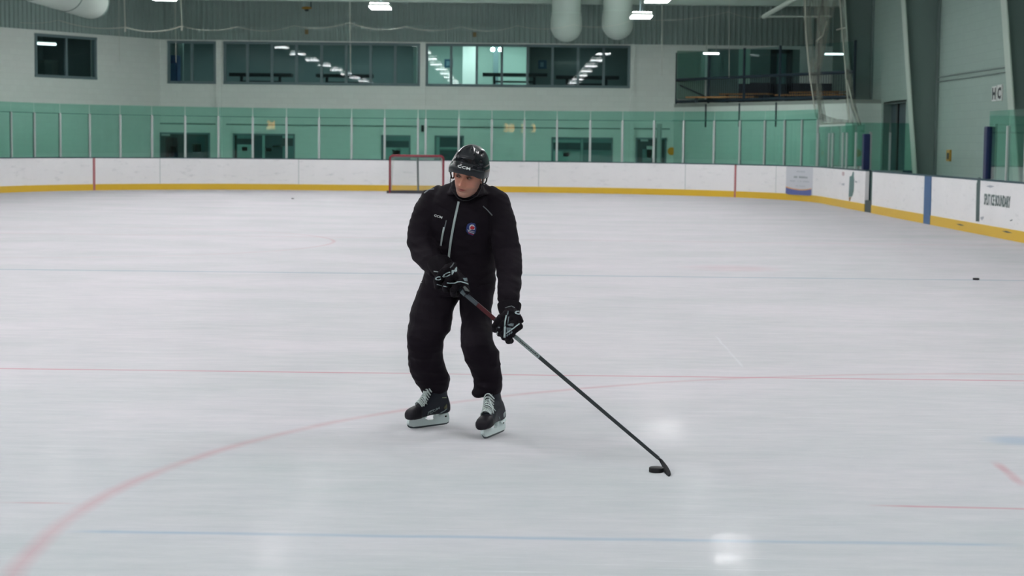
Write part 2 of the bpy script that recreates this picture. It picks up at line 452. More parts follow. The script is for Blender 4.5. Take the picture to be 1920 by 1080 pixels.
# lobby shell behind the windows
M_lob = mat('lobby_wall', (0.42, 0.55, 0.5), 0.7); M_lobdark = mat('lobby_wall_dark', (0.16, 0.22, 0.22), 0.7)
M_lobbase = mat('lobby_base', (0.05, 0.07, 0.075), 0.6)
LF = 3.5; LB = 73.0
def lob(px): return P(px, 120, LB).x
mb = MB(); mb.box((FL - .9, FW + .26, LF - .1), (FR + .5, LB, LF)); struct(mb.build('floor_lobby', M_lobbase))
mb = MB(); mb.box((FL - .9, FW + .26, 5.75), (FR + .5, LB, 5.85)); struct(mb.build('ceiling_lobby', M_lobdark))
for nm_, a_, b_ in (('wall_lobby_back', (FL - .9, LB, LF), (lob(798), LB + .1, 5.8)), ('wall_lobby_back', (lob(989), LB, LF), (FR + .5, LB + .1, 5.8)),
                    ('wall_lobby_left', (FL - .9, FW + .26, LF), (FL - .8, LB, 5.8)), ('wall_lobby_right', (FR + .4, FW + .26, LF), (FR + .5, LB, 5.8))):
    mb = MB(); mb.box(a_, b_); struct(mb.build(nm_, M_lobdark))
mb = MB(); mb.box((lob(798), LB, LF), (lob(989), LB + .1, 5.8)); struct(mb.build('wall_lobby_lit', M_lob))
mb = MB(); pz = lob(989); mb.box((pz - .06, 69.2, LF), (pz + .06, LB, 5.75)); pz = lob(795); mb.box((pz - .06, FW + .3, LF), (pz + .06, LB, 5.75))
struct(mb.build('wall_lobby_partition', M_lob))
mb = MB(); mb.box((lob(869), 71.9, LF), (lob(893), LB, 5.75)); struct(mb.build('wall_lobby_pier', mat('lobby_white', (0.75, 0.8, 0.76), .6)))
mb = MB(); mb.box((FL, LB - .03, LF), (lob(869), LB, LF + .28)); mb.box((lob(993), LB - .03, LF), (FR + .3, LB, LF + .28)); struct(mb.build('baseboard_lobby', M_lobbase))
mb = MB(); mb.box((lob(925), LB - .6, LF), (lob(935), LB - .55, 5.75)); struct(mb.build('trim_6', M_winframe))

# office behind the left corner window
mb = MB()
dd = (DL1 - DL0).normalized(); nn = Vector((-dd.y, dd.x))
a = DL0 + dd * (DW[0] - .6); b = DL0 + dd * (DW[1] + .4)
mb.obox(a, b, 3.0, 5.8, .1, off=3.0); mb.obox(a, b, 3.0, 3.1, 2.8, off=.26); mb.obox(a, b, 5.7, 5.8, 2.8, off=.26)
mb.obox(a - dd * .1, a, 3.0, 5.8, 2.9, off=.26); mb.obox(b, b + dd * .1, 3.0, 5.8, 2.9, off=.26)
struct(mb.build('wall_office', M_lobdark))

# windows: frame + panes
def window(idx, p0, d, n, u0, u1, z0, z1, muls):
    o = lambda u, v, z: (p0.x + d.x * u + n.x * v, p0.y + d.y * u + n.y * v, z)
    def bx(mb, ua, ub, va, vb, za, zb):
        mb.add([o(ua,va,za),o(ub,va,za),o(ub,vb,za),o(ua,vb,za),o(ua,va,zb),o(ub,va,zb),o(ub,vb,zb),o(ua,vb,zb)],
               [(0,3,2,1),(4,5,6,7),(0,1,5,4),(1,2,6,5),(2,3,7,6),(3,0,4,7)])
    c = o((u0 + u1) / 2, 0, z0)
    r = bpy.data.objects.new('window_%d' % idx, None); C.objects.link(r); r.location = c; struct(r)
    mb = MB(); t = .06
    bx(mb, u0 - .02, u1 + .02, -.05, .1, z0 - .03, z0 + t); bx(mb, u0 - .02, u1 + .02, -.05, .1, z1 - t, z1 + .03)
    for u in [u0 + t / 2] + muls + [u1 - t / 2]:
        bx(mb, u - .045, u + .045, -.04, .1, z0, z1)
    mb.build('window_frame', M_winframe, r)
    es = [u0] + muls + [u1]
    for a_, b_ in zip(es, es[1:]):
        mb = MB(); bx(mb, a_ + .04, b_ - .04, .03, .036, z0 + t, z1 - t); mb.build('window_pane', M_glass_clear, r)
    return r
for i, g in enumerate(WG):
    window(i + 1, Vector((FL, FW)), Vector((1, 0)), Vector((0, 1)), u_of(g[0]), u_of(g[1]), wz0, wz1, [u_of(x) for x in g[4]])
window(4, DL0, dd, nn, *DW, [(DW[0] + DW[1]) / 2])

def offp(px, py, v):
    a_ = DL0 + nn * v; d_ = ray(px, py); n_ = nn; k_ = n_.dot(a_) / (n_.x * d_.x + n_.y * d_.y); q_ = ORG + d_ * k_; return q_
pa, pb = offp(66, 81, 1.6), offp(104, 83, 1.6)  # glowing bar added as a stand-in for a lamp reflection in the pane
tl = thing('glow_bar', 'bright bar imitating a lamp reflection in the left corner window', 'ceiling light', ((pa.x + pb.x) / 2, (pa.y + pb.y) / 2, pa.z))
mb = MB(); mb.tube([pa, pb], .045, 8); mb.build('glow_tube', mat('strip_glow', (1, 1, 1), .5, emit=((.95, 1, 1), 3.0)), tl)
mb = MB(); mb.tube([pa + Vector((0, 0, .07)), pb + Vector((0, 0, .07))], .04, 8); mb.build('lamp_housing', M_steel_light, tl)
pa, pb = offp(84, 142, 2.2), offp(150, 144, 2.2); mb = MB(); mb.obox((pa.x, pa.y), (pb.x, pb.y), 3.1, pa.z + .55, .4)
tag(mb.build('office_shelf', mat('shelf_grey', (0.12, 0.17, 0.16), .6)), 'low grey shelf behind the left corner window', 'shelf')

# ------------------------------------------------------------------ arena lamps
def lamp_proto(loc, label, length=1.15, rz=0):
    t = thing('high_bay_lamp', label, 'ceiling light', loc, 'high bay lamps under the roof')
    x, y, z = loc
    mb = MB(); mb.box((x - .33, y - length / 2, z + .02), (x + .33, y + length / 2, z + .1)); mb.build('lamp_housing', M_steel_light, t, bevel=.01)
    mb = MB(); mb.box((x - .31, y - length / 2 + .03, z - .012), (x + .31, y + length / 2 - .03, z + .025)); mb.build('lamp_diffuser', M_lamp, t)
    mb = MB(); mb.box((x - .29, y - length / 2 + .05, z + .1), (x + .29, y + length / 2 - .05, z + .12)); mb.build('upfill_glow', M_upfill, t)  # unseen glowing top added to bounce fill light off the ceiling
    for sy_ in (-.5, .5):
        mb = MB(); mb.tube([(x, y + sy_, z + .1), (x, y + sy_, z + 1.27)], .012, 6); mb.build('suspension_cable', M_dark, t)
    return t
LZ = 5.9
l1 = PZ(305, -2, LZ); l2 = PZ(713, 15, LZ); l3 = PZ(1202, 32, 5.65)
print('lamps', l1, l2, l3)
proto = lamp_proto((l1.x, l1.y, LZ), 'white rectangular ceiling lamp cut by the top edge above the hanging rope')
for (p, lab) in ((l2, 'white rectangular ceiling lamp above the middle windows, left of the round ducts'),
                 (l3, 'white rectangular ceiling lamp just right of the second round duct')):
    dup(proto, (p.x, p.y, p.z), lab)
dup(proto, (l3.x, l3.y - 6.5, l3.z), 'white rectangular ceiling lamp cut by the top edge right of the ducts')
for (p, k0) in ((l1, 1), (l2, 1), (l3, 2)):
    for k in range(k0, 11):
        if p.y - 6.5 * k < -6: continue
        dup(proto, (p.x, p.y - 6.5 * k, p.z), 'white rectangular ceiling lamp mirrored in the lobby glass')

# ------------------------------------------------------------------ dasher boards
S_R = EY - CR + 6.0; ARC = CR * math.pi / 2; S_T = (EX - CR) - (WX + CR)
def curve(s):
    """point and outward normal of the rink outline; s starts on the right side at Y=-6"""
    if s < S_R: return Vector((EX, -6 + s)), Vector((1, 0))
    s2 = s - S_R
    if s2 < ARC:
        a = s2 / CR; n = Vector((math.cos(a), math.sin(a))); return Vector((EX - CR, EY - CR)) + n * CR, n
    s2 -= ARC
    if s2 < S_T: return Vector((EX - CR - s2, EY)), Vector((0, 1))
    s2 -= S_T
    if s2 < ARC:
        a = math.pi / 2 + s2 / CR; n = Vector((math.cos(a), math.sin(a))); return Vector((WX + CR, EY - CR)) + n * CR, n
    return Vector((WX, EY - CR - (s2 - ARC))), Vector((-1, 0))
S_END = S_R + ARC * 2 + S_T + EY - CR + 6
def s_of(px, z=0.6):
    lo, hi = 26.0, S_R + ARC * 2 + S_T + 1.0
    for _ in range(50):
        m_ = (lo + hi) / 2; p = curve(m_)[0]
        if proj((p.x, p.y, z))[0] > px: lo = m_
        else: hi = m_
    return lo
def strip(mb, s0, s1, z0, z1, o0, o1, mi=0, step=.4):
    n = max(1, int((s1 - s0) / step)); rings = []
    for k in range(n + 1):
        p, nr = curve(s0 + (s1 - s0) * k / n)
        a = p + nr * o0; b = p + nr * o1
        rings.append([Vector((*a, z0)), Vector((*b, z0)), Vector((*b, z1)), Vector((*a, z1))])
    mb.loft(rings, True, mi)
BH = 1.07
g0, g1 = s_of(1635), s_of(1622)
def boards(s0, s1, label):
    p = curve((s0 + s1) / 2)[0]
    t = thing('dasher_boards', label, 'rink boards', (p.x, p.y, 0))
    mb = MB(); strip(mb, s0, s1, 0.2, BH - .03, 0, .1); mb.build('board_panel', M_white_board, t)
    mb = MB(); strip(mb, s0, s1, 0.0, 0.2, -.012, .1); mb.build('kick_plate', M_yellow, t)
    mb = MB(); strip(mb, s0, s1, BH - .03, BH, -.01, .14); mb.build('cap_rail', M_cap, t)
    return t
bA = boards(0, g0, 'white rink boards with yellow kick plate right of the open gate, with blue stripe')
bB = boards(g1, S_END, 'long white rink boards with yellow kick plate behind the goal, left of the open gate')
def stripe(px, w_, m, par, nm, z0=0.0):
    s = s_of(px); mb = MB(); strip(mb, s - w_ / 2, s + w_ / 2, z0, BH - .03, -.018, .01, step=.2); mb.build(nm, m, par)
stripe(1740, .62, M_blueline, bA, 'blue_stripe')
stripe(1379, .075, M_redline, bB, 'red_stripe')
stripe(176, .085, M_redline, bB, 'red_stripe')
# faint panel joints
for px in (1010, 1285, 560, 300, 1455):
    mb = MB(); s = s_of(px); strip(mb, s - .012, s + .012, .2, BH - .03, -.003, .01)
    mb.build('panel_joint', mat('joint_grey', (0.45, 0.5, 0.5), .6), bB)
# gate: dark opening with post and rubber sill
gm = curve((g0 + g1) / 2)[0]
t = thing('bench_gate', 'dark open gate gap between the white board runs', 'gate', (gm.x + .9, gm.y, 0))
mb = MB(); mb.box((EX + .15, gm.y + .42, 0.0), (EX + .95, gm.y + .5, BH)); mb.build('gate_leaf', mat('gate_back', (0.14, 0.22, 0.21), .5), t)
mb = MB(); mb.box((EX + .0, gm.y - abs(g1 - g0) / 2 + .02, 0.0), (EX + .12, gm.y + abs(g1 - g0) / 2 - .02, .3)); mb.build('gate_sill', M_dark, t)
# bench side wall and seat behind the boards
mb = MB(); mb.box((10.6, 36.0, 0.35), (10.78, 46.0, .45)); 
for y in range(37, 46, 3): mb.box((10.62, y, 0), (10.76, y + .1, .35))
tag(mb.build('players_bench', M_wood), 'long low bench behind the right hand boards', 'bench')

# adverts on the boards
def decal_on_curve(px0, px1, z0, z1, m, par, nm, off=-.004):
    a, b = sorted((s_of(px0), s_of(px1))); mb = MB(); strip(mb, a, b, z0, z1, off, .005, step=.2); return mb.build(nm, m, par)
def zc(px, py):
    """height on the board face seen at a pixel"""
    p = curve(s_of(px))[0]; d = ray(px, py); t_ = (p.y) / d.y; return (ORG + d * t_).z
def curve_poly(pts, m, par, nm, off=-.008):
    """flat shape given as pixel points, wrapped on the board face"""
    vs = []
    for (x, y) in pts:
        s = s_of(x); p, n = curve(s); q = p + n * off; vs.append(Vector((q.x, q.y, zc(x, y))))
    p, n = curve(s_of(pts[0][0])); mb = MB(); mb.prism(vs, (n.x * .006, n.y * .006, 0)); return mb.build(nm, m, par)
M_ad = mat('advert_white', (0.58, 0.595, 0.64), .5); M_adblue = mat('advert_blue', (0.10, 0.13, 0.33), .5); M_adteal = mat('advert_teal', (0.1, 0.19, 0.19), .5)
M_adtext = mat('advert_text', (0.22, 0.25, 0.28), .6); M_adtextl = mat('advert_text_light', (0.42, 0.45, 0.5), .6); M_adorange = mat('advert_orange', (0.7, 0.35, 0.15), .5)
decal_on_curve(1474, 1524, zc(1474, 363), zc(1474, 312), M_ad, bB, 'advert')
curve_poly([(1474, 364), (1474, 351.5), (1486, 355), (1500, 357), (1512, 357), (1522, 355), (1522, 367)], M_adblue, bB, 'advert_band')
curve_poly([(1474, 351.5), (1474, 349.5), (1486, 353), (1500, 355), (1512, 355), (1522, 353), (1522, 355), (1512, 357), (1500, 357), (1486, 355)], M_adorange, bB, 'advert_swoosh')
def squiggle(x0, x1, y0, y1, hgt, m, par, nm, n):
    mb = MB(); r_ = random.Random(int(x0 * 7 + y0))
    for k in range(n):
        if r_.random() < .12: continue
        xa = x0 + (x1 - x0) * k / n; xb = xa + (x1 - x0) / n * .62; y = y0 + (y1 - y0) * k / n
        hh = hgt * r_.choice((1, 1, .8)); vs = []
        for (x, yy) in ((xa, y + hgt), (xb, y + hgt), (xb, y + hgt - hh), (xa, y + hgt - hh)):
            p, nrm = curve(s_of(x)); q = p + nrm * -.01; vs.append(Vector((q.x, q.y, zc(x, yy))))
        mb.prism(vs, (nrm.x * .003, nrm.y * .003, 0))
    mb.build(nm, m, par)
squiggle(1489, 1515, 330, 331, 3.6, M_adtext, bB, 'advert_lettering', 11)
squiggle(1482, 1518, 338, 340, 2.2, M_adtextl, bB, 'advert_lettering', 18)
squiggle(1493, 1511, 347.5, 348.3, 2.0, M_adtextl, bB, 'advert_lettering', 8)
squiggle(1494, 1510, 320, 321, 2.6, M_adtextl, bB, 'advert_lettering', 7)
squiggle(1478, 1520, 358.5, 361.5, 2.6, M_ad, bB, 'advert_lettering', 10)
curve_poly([(1592, 369), (1593, 331), (1597, 329.5), (1599, 322), (1600.5, 322), (1600.5, 331), (1601.5, 338), (1601, 358), (1599, 367), (1597, 369)], M_adteal, bB, 'advert_figure')
curve_poly([(1592.5, 369.5), (1596.5, 369.5), (1594.5, 377), (1593, 377)], mat('advert_brown', (0.25, 0.12, 0.04), .5), bB, 'advert_base')
squiggle(1579, 1585, 322, 323, 7, mat('advert_pink', (0.6, 0.45, 0.47), .6), bB, 'advert_lettering', 4)
squiggle(1579, 1584, 343, 344, 4, M_adtextl, bB, 'advert_lettering', 3)
squiggle(1604, 1608, 339, 340, 3, M_adtext, bB, 'advert_lettering', 2)
# dark stripe, lettering and small logos on the near right boards
def side_poly(pts, m, par, nm, x=EX - .006):
    vs = [PXp(px, py, x) for px, py in pts]; mb = MB(); mb.prism(vs, (.005, 0, 0)); return mb.build(nm, m, par)
side_poly([(1829.5, 415), (1831, 345), (1834, 332.5), (1838, 332), (1837.5, 345), (1835.5, 415.5)], mat('stripe_teal', (0.06, 0.1, 0.1), .5), bA, 'dark_stripe')
side_poly([(1849, 349.2), (1856, 347.2), (1864, 349.3), (1857, 352)], M_adtextl, bA, 'small_logo')
side_poly([(1838, 407), (1844, 406), (1843.5, 409), (1841, 413), (1839, 411)], M_adtextl, bA, 'small_logo')
side_poly([(1893.5, 413), (1898, 411.5), (1897.5, 413.5), (1894, 414.8)], M_adtext, bA, 'small_logo')
side_poly([(1793, 420), (1800, 420), (1808, 423), (1801, 423)], M_dark, bA, 'kick_plate_slot', EX - .02)
side_poly([(1878, 433), (1887, 433), (1898, 437), (1888, 436.5)], M_dark, bA, 'kick_plate_slot', EX - .02)

FONT = bpy.data.fonts[0] if bpy.data.fonts else None
def text_mesh(s, bold=0.0, spacing=1.0):
    """2D verts and faces of a text, normalised to the unit box"""
    cu = bpy.data.curves.new('t', 'FONT'); cu.body = s; cu.resolution_u = 2; cu.offset = bold; cu.space_character = spacing
    o = bpy.data.objects.new('t', cu); C.objects.link(o)
    bpy.context.view_layer.update()
    me = bpy.data.meshes.new_from_object(o.evaluated_get(bpy.context.evaluated_depsgraph_get()))
    bpy.data.objects.remove(o); bpy.data.curves.remove(cu)
    bm = bmesh.new(); bm.from_mesh(me); bmesh.ops.remove_doubles(bm, verts=bm.verts, dist=1e-4); bmesh.ops.triangulate(bm, faces=bm.faces)
    for _ in range(2):
        es = [e for e in bm.edges if e.calc_length() > 0.12]
        bmesh.ops.subdivide_edges(bm, edges=es, cuts=1); bmesh.ops.triangulate(bm, faces=bm.faces)
    vs = [v.co.copy() for v in bm.verts]; fs = [[v.index for v in f.verts] for f in bm.faces]; bm.free()
    x0 = min(v.x for v in vs); x1 = max(v.x for v in vs); y0 = min(v.y for v in vs); y1 = max(v.y for v in vs)
    return [((v.x - x0) / (x1 - x0), (v.y - y0) / (y1 - y0)) for v in vs], fs
def map_text(s, fn, m, par, nm, bold=0.0, spacing=1.0):
    uv, fs = text_mesh(s, bold, spacing); mb = MB(); mb.add([fn(u, v) for u, v in uv], fs)
    return mb.build(nm, m, par)
ya = PXp(1845.5, 380, EX).y; yb = PXp(1895, 380, EX).y; zb_ = PXp(1846, 384, EX).z; zt_ = PXp(1846, 362.5, EX).z
map_text('SPLIT ICE BOUNDARY', lambda u, v: (EX - .006, ya + (yb - ya) * u, zb_ + (zt_ - zb_) * v), mat('board_text', (0.12, 0.17, 0.17), .6), bA, 'board_lettering', .03)

# ------------------------------------------------------------------ glass on the boards
def post(mb, s, z0, z1, o0=.03, o1=.09, w_=.07):
    p, n = curve(s); tdir = Vector((-n.y, n.x)); a = p + n * o0 - tdir * w_ / 2; b = p + n * o0 + tdir * w_ / 2; c = p + n * o1 + tdir * w_ / 2; d_ = p + n * o1 - tdir * w_ / 2
    mb.add([(*q, z0) for q in (a, b, c, d_)] + [(*q, z1) for q in (a, b, c, d_)], [(0,3,2,1),(4,5,6,7),(0,1,5,4),(1,2,6,5),(2,3,7,6),(3,0,4,7)])
gx = [24, 67, 115, 170, 227, 286, 348, 410, 474, 537, 598, 659, 721, 783.5, 798, 860, 922, 983, 1044, 1106, 1166, 1225, 1280, 1337, 1385, 1431, 1468, 1500, 1529]
t = thing('rink_glass', 'tall green tinted glass barrier standing on the far boards behind the goal', 'glass barrier', (-3.3, EY, BH))
sl = [s_of(x, 1.8) for x in gx]
sl = [sl[0] + 1.15 * k for k in range(6, 0, -1)] + sl
GT, GP = 2.76, 2.46
for a_, b_ in zip(sl, sl[1:]):
    mb = MB(); strip(mb, b_ + .012, a_ - .012, BH, GT, .055, .067, step=.3); mb.build('glass_pane', M_glass, t)
for s in sl:
    mb = MB(); post(mb, s, BH, GP); mb.build('glass_post', M_alu, t)
mb = MB()
strip(mb, sl[-1], s_of(1258, 1.8), GP - .02, GP + .02, .075, .1); strip(mb, s_of(1258, 1.8), sl[0], GP - .015, GP + .005, .075, .095)
mb.build('support_rail', M_steel_paint, t)
# lower run to the gate
sx = [1531, 1551, 1558, 1577, 1584, 1601, 1616]
t = thing('rink_glass', 'shorter green glass run ending at the blue padded post left of the gate', 'glass barrier', (EX, 52, BH))
sl = [s_of(x, 1.8) for x in sx]
for a_, b_ in zip(sl, sl[1:]):
    mb = MB(); strip(mb, b_ + .012, a_ - .012, BH, 2.24, .055, .067, step=.3); mb.build('glass_pane', M_glass, t)
for s in sl[:-1]:
    mb = MB(); post(mb, s, BH, 2.05); mb.build('glass_post', M_alu, t)
# right run
t = thing('rink_glass', 'green glass run on the near right boards, right of the blue padded post', 'glass barrier', (EX, 30, BH))
s_start = s_of(1848, 1.5)
sl = [s_start] + [s_of(x, 1.5) for x in (1883, 1917)]
while sl[-1] > 8: sl.append(sl[-1] - 1.22)
for a_, b_ in zip(sl, sl[1:]):
    mb = MB(); strip(mb, b_ + .012, a_ - .012, BH, 2.37, .055, .067, step=.6); mb.build('glass_pane', M_glass, t)
for s in sl[1:]:
    mb = MB(); post(mb, s, BH, 2.08); mb.build('glass_post', M_alu, t)
for px, zt, lab in ((1617.5, 2.0, 'dark blue padded post at the left of the gate'), (1846, 2.08, 'dark blue padded post at the start of the right hand glass')):
    s = s_of(px, 1.5); p, n = curve(s)
    t = thing('padded_post', lab, 'post', (p.x, p.y, BH), 'blue padded posts')
    mb = MB(); mb.box((p.x, p.y - .11, BH), (p.x + .17, p.y + .11, zt)); mb.build('post_pad', M_blue_pad, t, bevel=.02)
    mb = MB(); mb.box((p.x + .17, p.y - .06, BH), (p.x + .22, p.y + .06, zt + .05)); mb.build('post_core', M_alu, t)
# glass behind the bench
t = thing('bench_glass', 'green glass screen across the bench end, in front of the dark doorway', 'glass barrier', (10.3, 50.5, 0))
mb = MB(); mb.box((9.2, 50.5, 1.0), (10.42, 50.512, 2.33)); mb.build('glass_pane', M_glass, t)
mb = MB(); mb.box((10.47, 50.5, 1.0), (11.40, 50.512, 2.33)); mb.build('glass_pane', M_glass, t)
mb = MB(); mb.box((10.42, 50.47, .0), (10.47, 50.54, 2.07)); mb.build('glass_post', M_alu, t)
mb = MB(); mb.box((9.2, 50.46, 0), (11.40, 50.55, 1.02)); mb.build('lower_panel', M_cap, t)

# ------------------------------------------------------------------ right side: frames, door, signs
def column(y, xb, xt, label):
    t = thing('tapered_column', label, 'column', (11.2, y, 0), 'tapered steel wall columns')
    mb = MB(); mb.prism([(xb, y, 0), (11.5, y, 0), (11.5, y, 7.15), (xt, y, 7.15)], (0, .03, 0)); mb.build('column_web', M_steel_paint, t)
    mb = MB(); dz = Vector((xt - xb, 0, 7.15)).normalized()
    mb.prism([(xb - .03, y - .22, 0), (xb, y - .22, 0), (xt, y - .22, 7.15), (xt - .03, y - .22, 7.15)], (0, .46, 0)); mb.build('column_flange', M_steel_light, t)
    mb = MB(); mb.box((11.46, y - .22, 0), (11.499, y + .24, 7.15)); mb.build('column_back_flange', M_steel_paint, t)
    return t
column(58.7, 11.1, 10.5, 'tapered steel column between the balcony and the dark doorway')
column(49.6, 11.07, 10.39, 'tapered steel column right of the dark doorway')
column(40.7, 11.39, 10.66, 'tapered steel column at the right edge of the view')
column(31.7, 11.2, 10.5, 'tapered steel column beyond the right edge')
# doorway on the right wall
y0, y1 = dr1.y, dr0.y
r = bpy.data.objects.new('door_1', None); C.objects.link(r); r.location = (11.5, (y0 + y1) / 2, 0); struct(r)
mb = MB(); mb.box((11.75, y0 - .1, 0), (11.8, y1 + .1, dr1.z + .1)); mb.build('door_leaf', M_door, r)
mb = MB(); mb.box((11.70, y1 - 1.15, 0), (11.76, y1 - .95, dr1.z)); mb.build('door_gap', M_black, r)
mb = MB(); mb.box((11.5, y0 - .05, dr1.z - .02), (11.8, y1 + .05, dr1.z + .05)); mb.box((11.5, y1 - .02, 0), (11.8, y1 + .06, dr1.z)); mb.build('door_frame', M_steel_paint, r)
# pipes on the right wall
mb = MB()
for z in (3.56, 3.44): mb.tube([(11.46, 41.0, z), (11.46, 49.3, z)], .018, 8)
tag(mb.build('wall_conduit', mat('conduit_paint', (0.2, 0.27, 0.25), .5)), 'pair of thin conduits along the right wall above the sign', 'pipe')
# letter sign
a = PXp(1860, 190, 11.48); b = PXp(1880, 160, 11.48)
t = thing('letter_sign', 'white two part letter sign high on the right wall', 'sign', (11.48, (a.y + b.y) / 2, a.z))
for k, ch in enumerate('HC'):
    ya_ = a.y + (b.y - a.y) * (k * .52); yb_ = a.y + (b.y - a.y) * (k * .52 + .46)
    mb = MB(); mb.box((11.47, yb_, a.z), (11.499, ya_, b.z + .02 * k)); pl = mb.build('sign_plate', mat('sign_white', (0.6, 0.64, 0.62), .5), t)
    map_text(ch, lambda u, v: (11.464, ya_ + (yb_ - ya_) * (.12 + .76 * u), a.z + (b.z - a.z) * (.1 + .8 * v)), mat('sign_black', (0.03, 0.04, 0.045), .5), t, 'sign_letter', .05)
a = PXp(1776, 302, 11.48); b = PXp(1783, 281, 11.48)
mb = MB(); mb.box((11.45, b.y, a.z), (11.499, a.y, b.z)); mb.box((11.445, b.y + .08, a.z + .05), (11.452, a.y - .08, b.z - .08), 1)
tag(mb.build('wall_tag', [mat('tag_amber', (0.42, 0.27, 0.06), .5), M_dark]), 'small amber notice on the right wall low above the boards', 'notice')

# balcony in the right corner
A = Vector((FR, FW)); B = Vector((10.6, 57.0)); dB = (B - A).normalized(); LBc = (B - A).length
BZ = 3.1
mb = MB(); mb.prism([(FR, 65.98, 3.02), (10.58, 57.02, 3.02), (11.48, 57.02, 3.02), (11.48, 65.98, 3.02)], (0, 0, .12)); struct(mb.build('floor_balcony', mat('slab', (0.3, 0.34, 0.31), .7)))
def bal(px):                                  # distance along balcony edge for a pixel column
    lo, hi = 0, LBc
    for _ in range(40):
        m_ = (lo + hi) / 2; q = A + dB * m_
        if proj((q.x, q.y, 3.5))[0] < px: lo = m_
        else: hi = m_
    return lo
t = thing('balcony_railing', 'dark balcony railing with glass panes in the right corner', 'railing', (8.2, 61.5, 3.14))
nB = Vector((-dB.y, dB.x))                    # away from rink
inn = nB if nB.y > 0 else -nB
def bal_pt(u, z, o=.08): q = A + dB * u + inn * o; return Vector((q.x, q.y, z))
posts = [bal(1264), bal(1325), bal(1391), bal(1458), bal(1530), LBc - .05]
ZT = 4.98
for u in posts:
    mb = MB(); p = bal_pt(u, 0); mb.box((p.x - .04, p.y - .04, 3.14), (p.x + .04, p.y + .04, ZT)); mb.build('rail_post', M_navy_rail, t)
for z, nm in ((4.0, 'hand_rail'), (3.22, 'bottom_rail')):
    mb = MB(); mb.tube([bal_pt(posts[0], z), bal_pt(posts[-1], z)], .055, 8); mb.build(nm, M_navy_rail, t)
mb = MB()
nb = int((posts[-1] - posts[0]) / .13)
for k in range(1, nb):
    u = posts[0] + (posts[-1] - posts[0]) * k / nb; mb.tube([bal_pt(u, 3.22), bal_pt(u, 4.0)], .009, 5)
mb.build('balusters', M_navy_rail, t)
mb = MB(); mb.tube([bal_pt(posts[0], 3.85, .15), bal_pt(posts[1], 3.2, .4)], .03, 6); mb.build('brace', M_navy_rail, t)
for a_, b_ in zip(posts, posts[1:]):
    mb = MB(); q0 = bal_pt(a_ + .05, 0, .07); q1 = bal_pt(b_ - .05, 0, .07); mb.obox(q0, q1, 4.05, ZT - .03, .008); mb.build('rail_glass', M_glass_clear, t)
# conduits under the balcony
mb = MB()
for px in (1325, 1388, 1457):
    q = bal_pt(bal(px), 0, -.03); mb.box((q.x - .02, q.y - .02, 2.3), (q.x + .02, q.y + .02, 3.1))
tag(mb.build('balcony_brackets', M_navy_rail), 'dark brackets below the balcony edge', 'bracket')
def bench(p, q, z, label):
    p = Vector(p); q = Vector(q); t = thing('balcony_table', label, 'table', ((p.x + q.x) / 2, (p.y + q.y) / 2, z - .4), 'wooden tables on the balcony')
    mb = MB(); mb.obox(p, q, z, z + .05, .4, off=-.2); mb.build('table_top', M_wood, t)
    for f in (.12, .88):
        c = p.lerp(q, f); mb = MB(); mb.box((c.x - .05, c.y - .15, 3.14), (c.x + .05, c.y + .15, z)); mb.build('leg', M_navy_rail, t)
def PB(px, py, Y): v = P(px, py, Y); return v
b1 = P(1290, 184, 64.2); b2 = P(1418, 180, 62.8); bench((b1.x, b1.y), (b2.x, b2.y), b1.z, 'wooden table nearest the left end of the balcony railing')
b1 = P(1352, 178, 65.2); b2 = P(1446, 175, 64.2); bench((b1.x, b1.y), (b2.x, b2.y), b1.z, 'wooden table behind the left table on the balcony')
b1 = P(1457, 180, 62.0); b2 = P(1585, 178, 60.4); bench((b1.x, b1.y), (b2.x, b2.y), b1.z, 'wooden table at the right end of the balcony')
b1 = P(1485, 175, 64.0); b2 = P(1580, 173, 62.5); bench((b1.x, b1.y), (b2.x, b2.y), b1.z, 'wooden table behind the right table on the balcony')
# balcony rear wall: strip of pale glass, door
def wallbox(px0, px1, py0, py1, m, nm, par=None, t0=.03, Y=FW, off=0.0):
    a = P(px0, py1, Y); b = P(px1, py0, Y); mb = MB(); mb.box((a.x, Y - t0 - off, a.z), (b.x, Y - off + .001, b.z)); return mb.build(nm, m, par)
struct(wallbox(1268, 1322, 96, 186, mat('balcony_green', (0.22, 0.36, 0.29), .6), 'trim_7'))
struct(wallbox(1384, 1407, 92, 157, mat('balcony_pale', (0.36, 0.6, 0.5), .5), 'trim_8'))
wallbox(1325, 1500, 93, 192, mat('balcony_dark', (0.16, 0.24, 0.23), .6), 'wall_balcony', t0=.015)['kind'] = 'structure'
struct(wallbox(1384, 1590, 157, 193, mat('balcony_dado', (0.045, 0.05, 0.06), .6), 'baseboard_balcony', t0=.025))
for (xa, xb, yy, lab) in ((1319, 1348, 100, 'bright glowing bar over the left half of the balcony'), (1547, 1582, 101, 'bright glowing bar over the right end of the balcony')):
    pa = P(xa, yy, 62.5); pb = P(xb, yy, 62.5)  # glowing bars hung on rods over the balcony
    tl = thing('glow_bar', lab, 'ceiling light', ((pa.x + pb.x) / 2, 62.5, pa.z), 'glowing bars over the balcony')
    mb = MB(); mb.box((pa.x, 62.44, pa.z - .03), (pb.x, 62.56, pa.z + .02)); mb.build('glow_tube', mat('strip_glow', (1, 1, 1), .5, emit=((.95, 1, 1), 3.0)), tl)
    mb = MB(); mb.box((pa.x, 62.42, pa.z + .02), (pb.x, 62.58, pa.z + .06)); mb.build('lamp_housing', M_steel_light, tl)
    for q_ in (pa.x + .1, pb.x - .1):
        mb = MB(); mb.tube([(q_, 62.5, pa.z + .06), (q_, 62.5, 7.19)], .008, 5); mb.build('suspension_rod', M_steel_light, tl)
r = bpy.data.objects.new('door_2', None); C.objects.link(r); r.location = P(1464, 190, FW); struct(r)
